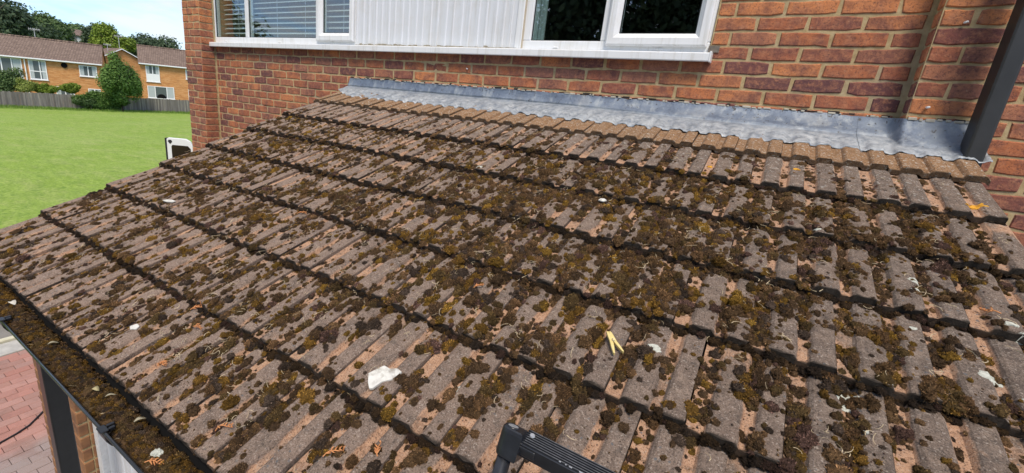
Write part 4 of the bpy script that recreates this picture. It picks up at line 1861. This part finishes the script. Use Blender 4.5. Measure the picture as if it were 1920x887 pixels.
vz = G
body = MB()
body.prism([(1.55, vz + .38), (6.05, vz + .38), (6.15, vz + .85), (5.95, vz + 1.05), (5.25, vz + 1.15), (4.55, vz + 1.95), (4.2, vz + 2.05), (1.75, vz + 2.05), (1.58, vz + 1.95)], 'x', -8.60, -6.90)
vp(body.build('body', MAT['van_white'], bevel=.05, seg=3))
vp(MB().prism([(5.22, vz + 1.20), (5.24, vz + 1.22), (4.58, vz + 1.93), (4.56, vz + 1.91)], 'x', -8.45, -7.05).build('windscreen', MAT['van_glass']))
for x in (-8.615, -6.905):
    vp(MB().box(x, x + .02, 3.7, 4.45, vz + 1.2, vz + 1.75).build('side_window', MAT['van_glass']))
    for y in (2.3, 5.3):
        w = MB()
        xc = x + (.09 if x < -8 else -.09)
        w.tube([(xc - .1, y, vz + .32), (xc + .1, y, vz + .32)], .32, 24)
        o = vp(w.build('wheel', MAT['tyre']))
        h = MB()
        h.tube([(xc - .105, y, vz + .32), (xc + .105, y, vz + .32)], .19, 18)
        o2 = h.build('rim', MAT['steel'])
        o2.parent = o
        o2.matrix_parent_inverse = Matrix.Identity(4)
for x in (-8.55, -6.98):
    vp(MB().box(x, x + .1, 1.53, 1.56, vz + 1.0, vz + 1.5).build('tail_light', MAT['red_light']))
# opened door leaf: hinge at the body corner, leaf swung outwards
hinge = Vector((-8.70, 1.385, 0))
ldir = Vector((-.62, -.40, 0)).normalized()
lnrm = Vector((ldir.y, -ldir.x, 0))
if lnrm.dot(Vector((.9, -.4, 0))) < 0:
    lnrm = -lnrm


def leafpoly(pts, d0, d1):
    v = [hinge + ldir * a + lnrm * d0 + Vector((0, 0, vz + z)) for a, z in pts] + [hinge + ldir * a + lnrm * d1 + Vector((0, 0, vz + z)) for a, z in pts]
    n_ = len(pts)
    return MB().add(v, [tuple(range(n_)), tuple(reversed(range(n_, 2 * n_)))] + [(i, n_ + i, n_ + (i + 1) % n_, (i + 1) % n_) for i in range(n_)])


door = vp(leafpoly([(0, .45), (.50, .45), (.50, 2.075), (.46, 2.10), (.14, 2.10), (.06, 2.06), (.02, 1.98), (0, 1.80)], 0, .05).build('rear_door', MAT['van_white'], bevel=.012, seg=2))
wn = leafpoly([(.035, 1.30), (.41, 1.30), (.41, 1.94), (.39, 1.97), (.10, 1.97), (.05, 1.92)], .046, .056).build('door_window', MAT['van_glass'])
wn.parent = door
wn = leafpoly([(.50, .46), (.525, .46), (.525, 2.09), (.50, 2.09)], -.01, .055).build('door_seal', MAT['tyre'])
wn.parent = door
wn = leafpoly([(.43, 1.985), (.47, 2.03), (.455, 2.06), (.405, 2.06), (.39, 2.03)], .05, .056).build('door_latch', MAT['tyre'])
wn.parent = door
for c_ in door.children:
    c_.matrix_parent_inverse = Matrix.Identity(4)

# ------------------------------------------------------------------ fence
FM = mat('weathered_fence', rough=.95)
t = NT(FM)
pos = t.coord('World')
tv = t.attr('leaf')
c = t.ramp(tv, [(0, (.135, .118, .105)), (.5, (.21, .185, .165)), (.85, (.27, .24, .215)), (1, (.33, .29, .24))])
c = t.mix(t.ramp(t.noise(t.mapping(pos, (6, 6, .7)), 1, 4, .6), [(.4, .45), (.6, 0)]), c, (.10, .085, .075))
t.color(c)


def fence(y0, y1, label):
    e = empty('fence', (-63.5, (y0 + y1) / 2, lawn_z(-63.5)), label, 'fence')
    y = y0
    while y < y1 - .2:
        V, F, A = [], [], []
        ye = min(y + 1.85, y1)
        yy = y
        while yy < ye:
            w = min(random.uniform(.13, .17), ye - yy)
            zb_ = lawn_z(-63.5) - .15
            zt_ = zb_ + 1.66 + random.uniform(-.045, .045)
            xo = -63.5 + random.uniform(-.012, .012)
            b = len(V)
            for z in (zb_, zt_):
                V += [(xo, yy, z), (xo - .02, yy, z), (xo - .02, yy + w * .96, z), (xo + .008, yy + w * .96, z)]
            F += [tuple(b + i for i in q) for q in [(0, 1, 2, 3), (7, 6, 5, 4), (0, 4, 5, 1), (1, 5, 6, 2), (2, 6, 7, 3), (3, 7, 4, 0)]]
            A += [random.random()] * 8
            yy += w
        o = big_mesh('board_panel', V, F, FM, smooth=False, attrs={'leaf': A})
        o['kind'] = 'stuff'
        child(o, e)
        p = MB().box(-63.62, -63.52, ye - .05, ye + .05, lawn_z(-63.5) - .3, lawn_z(-63.5) + 1.45).build('post', MAT['wood'])
        child(p, e)
        y = ye
    return e


fence(-12.0, 18.95, 'long grey weathered board fence along the lawn, left of the ivy')
fence(19.0, 40.0, 'grey weathered board fence right of the ivy, in front of the right house')

# ------------------------------------------------------------------ far houses
OB = mat('orange_brick', rough=.9)
t = NT(OB)
pos = t.coord('World')
bt = t.n('ShaderNodeTexBrick')
mp = t.n('ShaderNodeMapping')
sx = t.n('ShaderNodeSeparateXYZ')
cx = t.n('ShaderNodeCombineXYZ')
t.l(pos, sx.inputs[0])
t.l(sx.outputs[1], cx.inputs[0])
t.l(sx.outputs[2], cx.inputs[1])
t.l(cx.outputs[0], bt.inputs['Vector'])
bt.inputs['Scale'].default_value = 4.4
bt.inputs['Brick Width'].default_value = 1.0
bt.inputs['Row Height'].default_value = .33
bt.inputs['Mortar Size'].default_value = .03
bt.inputs['Color1'].default_value = (.47, .180, .052, 1)
bt.inputs['Color2'].default_value = (.58, .250, .080, 1)
bt.inputs['Mortar'].default_value = (.50, .30, .13, 1)
c = t.mix(t.ramp(t.noise(t.mapping(pos, (1, 1.5, 9)), .8, 5, .7), [(.45, 0), (.62, .75)]), bt.outputs[0], (.66, .36, .155))
c = t.mix(t.ramp(t.noise(t.mapping(pos, (1, 2, 11)), .9, 5, .7), [(.36, .7), (.48, 0)]), c, (.36, .15, .05))
t.color(c)
RT = mat('brown_roof_tiles', rough=.95)
t = NT(RT)
pos = t.coord('World')
sx = t.n('ShaderNodeSeparateXYZ')
cx = t.n('ShaderNodeCombineXYZ')
t.l(pos, sx.inputs[0])
t.l(sx.outputs[1], cx.inputs[0])
t.l(sx.outputs[0], cx.inputs[1])
bt = t.n('ShaderNodeTexBrick')
t.l(cx.outputs[0], bt.inputs['Vector'])
bt.inputs['Scale'].default_value = 3.2
bt.inputs['Brick Width'].default_value = .9
bt.inputs['Row Height'].default_value = .85
bt.inputs['Mortar Size'].default_value = .09
bt.inputs['Color1'].default_value = (.150, .104, .078, 1)
bt.inputs['Color2'].default_value = (.225, .160, .122, 1)
bt.inputs['Mortar'].default_value = (.085, .055, .048, 1)
t.color(bt.outputs[0])
t.bump(bt.outputs['Fac'], -.6, .05)
FPANE = mat('far_window_glass', (.10, .12, .125), .12)
FCURT = mat('far_net_curtain', (.42, .46, .46), .7)
WH = mat('white_paint', (.80, .80, .80), .5)


def far_house(xf, y0, y1, ze, zr, xr, wins, label, depth=8.0, name='terraced_house', pivot=None, rot=-.39):
    zg = -5.7
    e = empty(name, (xf - depth / 2, (y0 + y1) / 2, zg), label, 'house')
    bpy.context.view_layer.update()
    child(MB().box(xf - depth, xf, y0, y1, zg, ze).build('wall', OB), e)
    # gable infill
    for y in (y0, y1 - .2):
        child(MB().prism([(xf - depth, ze), (xf, ze), (xr, zr - .12)][::-1], 'y', y, y + .2).build('gable', OB), e)
    r_ = MB()
    k = (zr - ze) / (xf - xr)
    ov = .35
    for sgn, xa in ((1, xf + ov), (-1, 2 * xr - xf - ov)):
        za = ze - k * ov + .08
        v = [(xa, y0 - .15, za), (xa, y1 + .15, za), (xr, y1 + .15, zr), (xr, y0 - .15, zr)]
        v += [(p[0], p[1], p[2] - .12) for p in v]
        r_.add(v, [(0, 1, 2, 3), (7, 6, 5, 4), (0, 4, 5, 1), (1, 5, 6, 2), (2, 6, 7, 3), (3, 7, 4, 0)])
    ro = child(r_.build('roof', RT), e)
    rg = MB()
    rg.tube([(xr, y0 - .15, zr + .02), (xr, y1 + .15, zr + .02)], .12, 6)
    child(rg.build('ridge', RT), ro)
    child(MB().box(xf + .002, xf + .36, y0 - .1, y1 + .1, ze - .20, ze - .04).build('fascia', WH), e)
    child(MB().box(xf + .362, xf + .46, y0 - .1, y1 + .1, ze - .16, ze - .06).build('gutter', WH), e)
    for (a, b, zt_, zb_, mulls, trans, panel) in wins:
        w = empty('window', (xf, (a + b) / 2, zb_))
        child(w, e)
        bpy.context.view_layer.update()
        fr_ = MB()
        q = .085
        fr_.box(xf - .02, xf + .06, a, b, zb_, zb_ + q)
        fr_.box(xf - .02, xf + .06, a, b, zt_ - q, zt_)
        fr_.box(xf - .02, xf + .058, a, a + q, zb_ + q, zt_ - q)
        fr_.box(xf - .02, xf + .058, b - q, b, zb_ + q, zt_ - q)
        for f_ in mulls:
            yy = a + (b - a) * f_
            fr_.box(xf - .02, xf + .056, yy - .05, yy + .05, zb_ + q, zt_ - q)
        for f_ in trans:
            zz = zb_ + (zt_ - zb_) * f_
            fr_.box(xf - .02, xf + .055, a + q, b - q, zz - .05, zz + .05)
        child(fr_.build('frame', WH), w)
        zp = zb_ + q
        if panel:
            zp = zb_ + (zt_ - zb_) * panel
            child(MB().box(xf - .01, xf + .045, a + q, b - q, zb_ + q, zp).build('panel', WH), w)
        child(MB().box(xf + .003, xf + .018, a + q, b - q, zp, zt_ - q).build('pane', FPANE), w)
        # net curtains hanging at both sides
        for (ca_, cb_) in ((a + q, a + (b - a) * .26), (b - (b - a) * .28, b - q)):
            child(MB().box(xf + .019, xf + .026, ca_, cb_, zp + .02, zt_ - q).build('curtain', FCURT), w)
        child(MB().box(xf, xf + .12, a - .06, b + .06, zb_ - .07, zb_ - .002).build('sill', WH), w)
    ROTS.append((e, Vector((xf, pivot if pivot is not None else y0, 0)), rot))
    return e


ROTS = []


hA = far_house(-70, -6.0, 20.8, .12, 2.36, -74, [
    (11.2, 13.75, -.10, -2.2, (.35, .68), (), 0), (14.30, 15.80, -.12, -2.25, (.62,), (.42,), 0), (18.70, 20.35, -.22, -1.46, (.5,), (), 0),
    (16.35, 18.0, -2.86, -4.0, (.5,), (), 0), (19.3, 20.5, -2.86, -3.9, (.5,), (), 0), (3.0, 5.2, -.2, -1.5, (.5,), (), 0)],
    'long orange brick terrace house with brown roof behind the left fence', pivot=17.0)
child(MB().tube([(-69.94, 17.40, -.42), (-69.86, 17.40, -.42)], [.30, .27], 16).build('vent_disc', MAT['felt']), hA)
child(MB().tube([(-69.9, 14.02, .1), (-69.9, 14.02, -5)], .06, 8).build('downpipe', WH), hA)
hB = far_house(-70, 25.25, 40.0, .80, 3.08, -74, [
    (25.85, 27.35, .60, -1.50, (.5,), (), .48), (30.35, 31.9, .58, -.78, (.5,), (), 0), (25.85, 28.85, -2.05, -3.60, (.28, .72), (), 0), (30.5, 31.9, -2.12, -4.2, (), (), 0)],
    'orange brick house with brown roof on the right, beside the brick pier')
hC = empty('brick_cottage', (-87, 28.8, -5.7), 'low orange brick gable between the two terraces, behind the garden tree', 'house')
bpy.context.view_layer.update()
child(MB().prism([(26.0, -5.7), (31.6, -5.7), (31.6, 1.0), (28.6, 2.55), (26.0, 1.1)], 'x', -90, -84).build('wall', OB), hC)
for (ya, za, yb_, zb2) in ((25.7, 1.06, 28.6, 2.62), (28.6, 2.62, 32.0, .88)):
    child(MB().prism([(ya, za), (yb_, zb2), (yb_, zb2 + .14), (ya, za + .14)], 'x', -90.2, -83.7).build('roof_slope', RT), hC)
    child(MB().prism([(ya, za - .02), (yb_, zb2 - .02), (yb_, zb2 + .12), (ya, za + .12)], 'x', -83.698, -83.64).build('bargeboard', WH), hC)
child(MB().tube([(-69.98, 27.35, -3.60), (-69.93, 27.35, -3.60)], .55, 16).build('car_windscreen_reflection' if False else 'dark_disc', MAT['felt']), hB)


def antenna(e, x, y, z0, z1, s_):
    mb = MB()
    mb.tube([(x, y, z0), (x, y, z1)], .035, 5)
    mb.tube([(x, y - s_ * .5, z1 - .1), (x, y + s_ * .5, z1 - .1)], .028, 4)
    for i in range(6):
        yy = y - s_ * .45 + i * s_ * .18
        mb.tube([(x - .3, yy, z1 - .1), (x + .3, yy, z1 - .1)], .02, 4)
        mb.tube([(x, yy, z1 - .25), (x, yy, z1 + .05)], .02, 4)
    child(mb.build('aerial', mat('aerial_metal', (.5, .5, .5), .4)), e)


antenna(hA, -74, 14.7, 2.3, 3.45, 1.0)
antenna(hC, -85, 28.8, 2.4, 4.6, 1.0)
antenna(hC, -86, 27.6, 2.0, 3.2, .9)

for e_, pv_, rt_ in ROTS:                                   # the terraces stand at an angle to our house
    bpy.context.view_layer.update()
    e_.matrix_world = Matrix.Translation(pv_) @ Matrix.Rotation(rt_, 4, 'Z') @ Matrix.Translation(-pv_) @ e_.matrix_world

# house far up the hill
hD = empty('hillside_house', (-133, 37.5, lawn_z(-133)), 'pale house among trees on the far hillside', 'house')
bpy.context.view_layer.update()
child(MB().box(-138, -130, 35.2, 39.4, lawn_z(-133) - 1, 5.9).build('wall', M_noise('pale_render', (.33, .30, .27), (.40, .37, .33), .5, .9)), hD)
child(MB().prism([(-138.5, 5.9), (-129.6, 5.9), (-134, 7.3)], 'y', 34.9, 39.8).build('roof', RT), hD)
for y in (36.2, 38.2):
    child(MB().box(-129.99, -129.93, y - .5, y + .5, 4.4, 5.4).build('window', WH), hD)

# ------------------------------------------------------------------ trees and shrubs
LM = dict(  # summer leaves, greyed a little to put haze into the colour

    dark=M_leaf('leaf_dark', (.040, .066, .036), (.078, .118, .058), (.135, .185, .090)),
    mid=M_leaf('leaf_mid', (.055, .096, .034), (.105, .168, .055), (.170, .245, .085)),
    lime=M_leaf('leaf_lime', (.095, .150, .016), (.180, .255, .026), (.29, .36, .050)),
    fresh=M_leaf('leaf_fresh', (.050, .108, .022), (.115, .210, .042), (.215, .330, .075)),
    yellow=M_leaf('leaf_yellow', (.14, .19, .03), (.27, .32, .07), (.42, .46, .13)),
)
BARK = M_noise('bark', (.055, .042, .030), (.11, .088, .065), 9, .95, .6, .03)


def leaves(center, rad, n, size, lobes=9, seed=0, flat=.8, fill=.55):
    rr = np.random.default_rng(seed)
    n, size, lobes = int(n * 2.1), size * .62, int(lobes * 1.8)
    c = np.array(center)
    R_ = np.array(rad)
    # lobes spread over the crown
    L_ = rr.normal(size=(lobes, 3))
    L_ /= np.linalg.norm(L_, axis=1)[:, None]
    L_[:, 2] = L_[:, 2] * .9 + .08
    lc = L_ * rr.uniform(.35, .76, (lobes, 1))
    lr = rr.uniform(.20, .44, lobes)
    lc = np.vstack([lc, [[0, 0, 0]]])
    lr = np.append(lr, .62)
    pr2 = lr ** 2
    pr2 /= pr2.sum()
    idx = rr.choice(lobes + 1, n, p=pr2)
    d = rr.normal(size=(n, 3))
    d /= np.linalg.norm(d, axis=1)[:, None]
    rad_ = rr.uniform(fill ** 3, 1, n) ** (1 / 3) * (1 + rr.normal(0, .13, n))
    p = lc[idx] + d * (lr[idx] * rad_)[:, None]
    P = c + p * R_
    # leaf quads facing roughly outwards with scatter
    nrm = d + rr.normal(0, .55, (n, 3)) + np.array((0, 0, .35))
    nrm /= np.linalg.norm(nrm, axis=1)[:, None]
    tx = np.cross(nrm, rr.normal(size=(n, 3)))
    tx /= np.linalg.norm(tx, axis=1)[:, None]
    ty = np.cross(nrm, tx)
    sz = size * rr.uniform(.55, 1.35, n)
    a = tx * sz[:, None]
    b = ty * (sz * .62)[:, None]
    V = np.stack([P - a, P - b * .9 + a * .1, P + a, P + b + a * .05], 1).reshape(-1, 3)
    F = np.arange(4 * n).reshape(n, 4)
    lobe_t = rr.uniform(0, .45, lobes + 1)[idx]
    tint = np.clip(lobe_t + rr.uniform(0, .6, n), 0, 1)
    return V, F, np.repeat(tint, 4)


def tree(name, base, center, rad, n, size, lm, label, cat='tree', lobes=10, seed=0, trunk=.25, group=None, fill=.55):
    e = empty(name, base, label, cat, group)
    bpy.context.view_layer.update()
    V, F, A = leaves(center, rad, n, size, lobes, seed, fill=fill)
    child(big_mesh('crown', V, F, LM[lm], smooth=False, attrs={'leaf': A}), e)
    if trunk:
        mb = MB()
        rr = random.Random(seed)
        b, c = Vector(base), Vector(center)
        mb.tube([b - Vector((0, 0, .3)), b.lerp(c, .35) + Vector((rr.uniform(-.1, .1), rr.uniform(-.1, .1), 0)), b.lerp(c, .75), c + Vector((0, 0, rad[2] * .4))], [trunk, trunk * .8, trunk * .55, trunk * .15], 8)
        for i in range(6):
            a = rr.uniform(0, 6.28)
            s0 = b.lerp(c, rr.uniform(.45, .95))
            tip = c + Vector((math.cos(a) * rad[0] * .65, math.sin(a) * rad[1] * .65, rr.uniform(-.2, .6) * rad[2]))
            mb.tube([s0, s0.lerp(tip, .5) + Vector((0, 0, rad[2] * .08)), tip], [trunk * .35, trunk * .22, trunk * .06], 5)
        child(mb.build('trunk', BARK, smooth=True), e)
    return e


def gz(x):
    return lawn_z(x)


tree('broadleaf_tree', (-110, 17, gz(-110)), (-110, 17.5, 4.5), (7, 11.5, 8.0), 15000, .50, 'dark', 'huge dark green tree behind the left terrace roof', lobes=16, seed=1, trunk=.6)
tree('broadleaf_tree', (-126, 30, gz(-126)), (-126, 31.5, 4.8), (5, 5.8, 5.0), 7500, .45, 'mid', 'mid green tree at the right shoulder of the huge dark tree', lobes=10, seed=2, trunk=.4)
tree('broadleaf_tree', (-150, 42.0, gz(-150)), (-150, 43.6, 6.6), (5, 5.0, 3.6), 4500, .45, 'mid', 'hazy green tree on the skyline above the hillside house', lobes=9, seed=3, trunk=.4)
tree('broadleaf_tree', (-122, 38.6, gz(-122)), (-122, 38.4, 4.9), (4, 3.4, 4.0), 5500, .40, 'dark', 'dark bushy tree on the skyline left of the lime-green tree', lobes=10, seed=4, trunk=.35)
tree('broadleaf_tree', (-134, 33.6, gz(-134)), (-134, 33.5, 3.6), (4, 3.2, 2.2), 2500, .4, 'lime', 'small bright green tree just below the hillside house', lobes=8, seed=14, trunk=.3)
tree('broadleaf_tree', (-90, 30.0, gz(-90)), (-90, 30.0, 3.4), (3, 3.1, 3.0), 6500, .30, 'lime', 'lime-green rounded tree behind the gap between the terraces', lobes=11, seed=5, trunk=.3)
tree('broadleaf_tree', (-105, 42.0, gz(-105)), (-105, 42.2, 2.7), (4, 5.4, 4.6), 9000, .38, 'dark', 'dark dome-shaped tree behind the right house roof', lobes=12, seed=6, trunk=.4)
tree('broadleaf_tree', (-118, 49.0, gz(-118)), (-118, 52.0, 1.9), (4, 5.0, 3.0), 2500, .4, 'mid', 'low green tree on the skyline next to the brick pier', lobes=9, seed=16, trunk=.3)
tree('garden_tree', (-61.6, 19.7, gz(-61.6)), (-61.6, 19.75, -1.25), (1.9, 2.45, 3.1), 14000, .16, 'fresh', 'bushy fresh green tree standing between the two orange brick houses', lobes=14, seed=7, trunk=.16)
tree('shrub', (-64.9, 10.6, gz(-64.9)), (-64.9, 10.9, -2.5), (1.0, 2.3, 1.75), 5000, .15, 'mid', 'dark green shrub behind the left fence in front of the terrace windows', 'shrub', seed=8, trunk=.06)
tree('shrub', (-64.3, 12.2, gz(-64.3)), (-64.3, 12.3, -2.72), (.7, 1.2, .85), 2600, .13, 'yellow', 'yellow-green variegated shrub over the left fence', 'shrub', seed=9, trunk=.05)
tree('shrub', (-64.4, 13.9, gz(-64.3)), (-64.4, 13.9, -3.05), (.7, 1.35, .75), 2600, .13, 'lime', 'low bright green shrub sloping down along the left fence', 'shrub', seed=19, trunk=.05)
tree('shrub', (-64.3, 16.2, gz(-64.3)), (-64.3, 16.15, -2.75), (.8, 1.05, .80), 3200, .11, 'lime', 'clipped ball of bright green shrub above the fence', 'shrub', seed=10, trunk=.05)
tree('ivy', (-63.1, 18.6, gz(-63)), (-63.0, 18.3, -3.85), (.6, 2.9, 1.35), 9000, .13, 'fresh', 'ivy and bramble smothering the fence below the garden tree', 'ivy', lobes=14, seed=11, trunk=.05)
tree('ivy', (-62.7, 17.2, gz(-63)), (-62.8, 16.9, -4.1), (.4, 1.3, .7), 2600, .12, 'mid', 'low dark bramble at the left foot of the ivy', 'bramble', lobes=8, seed=12, trunk=.04)

# garden trees on the camera's side of the house, seen mirrored in the windows
tree('garden_tree', (-15.2, -5.6, G), (-15.4, -5.9, -.2), (1.6, 1.5, 3.4), 5200, .14, 'dark', 'slim dark tree mirrored in the left window panes', lobes=12, seed=21, trunk=.15)
tree('garden_tree', (-8.6, -6.4, G), (-8.2, -7.3, .6), (1.3, 1.3, 3.6), 4600, .12, 'dark', 'leafy tree mirrored in the casement next to the cladding', lobes=12, seed=22, trunk=.14)
for i, (x, y, w_, h_) in enumerate(((-6.2, -13.0, 3.0, 8.6), (-2.6, -13.6, 3.0, 9.2), (1.2, -14.0, 3.0, 8.8))):
    tree('garden_tree', (x, y, G), (x, y, G + h_ * .62), (w_, 2.4, h_ * .62), 6500, .20, 'dark',
         ['dark tree mirrored at the left of the right-hand window', 'dark tree mirrored in the middle of the right-hand window', 'dark tree mirrored in the proud casement'][i], lobes=14, seed=30 + i, trunk=.25)

# rough grass along the foot of the fence
rr = np.random.default_rng(5)
n = 9000
px = -63.3 + rr.random(n) ** 1.6 * 3.2
py = rr.uniform(3, 36, n)
pz = np.array([lawn_z(a) for a in px]) + .12 * np.sin(py * .11 + px * .07)
hgt = rr.uniform(.10, .34, n) * np.clip(1.25 - (px + 63.3) / 3.2, .3, 1)
an = rr.uniform(0, 6.28, n)
wd = .03
V = np.empty((n, 3, 3))
V[:, 0] = np.stack([px - np.cos(an) * wd, py - np.sin(an) * wd, pz - .03], 1)
V[:, 1] = np.stack([px + np.cos(an) * wd, py + np.sin(an) * wd, pz - .03], 1)
V[:, 2] = np.stack([px + rr.normal(0, .06, n), py + rr.normal(0, .06, n), pz + hgt], 1)
GM = M_leaf('rough_grass_blade', (.11, .20, .025), (.17, .28, .04), (.27, .36, .09))
o = big_mesh('rough_grass', V.reshape(-1, 3), np.arange(3 * n).reshape(n, 3), GM, smooth=False, attrs={'leaf': np.repeat(rr.random(n), 3)})
tag(o, 'strip of longer rough grass at the foot of the fence', 'grass', kind='stuff')
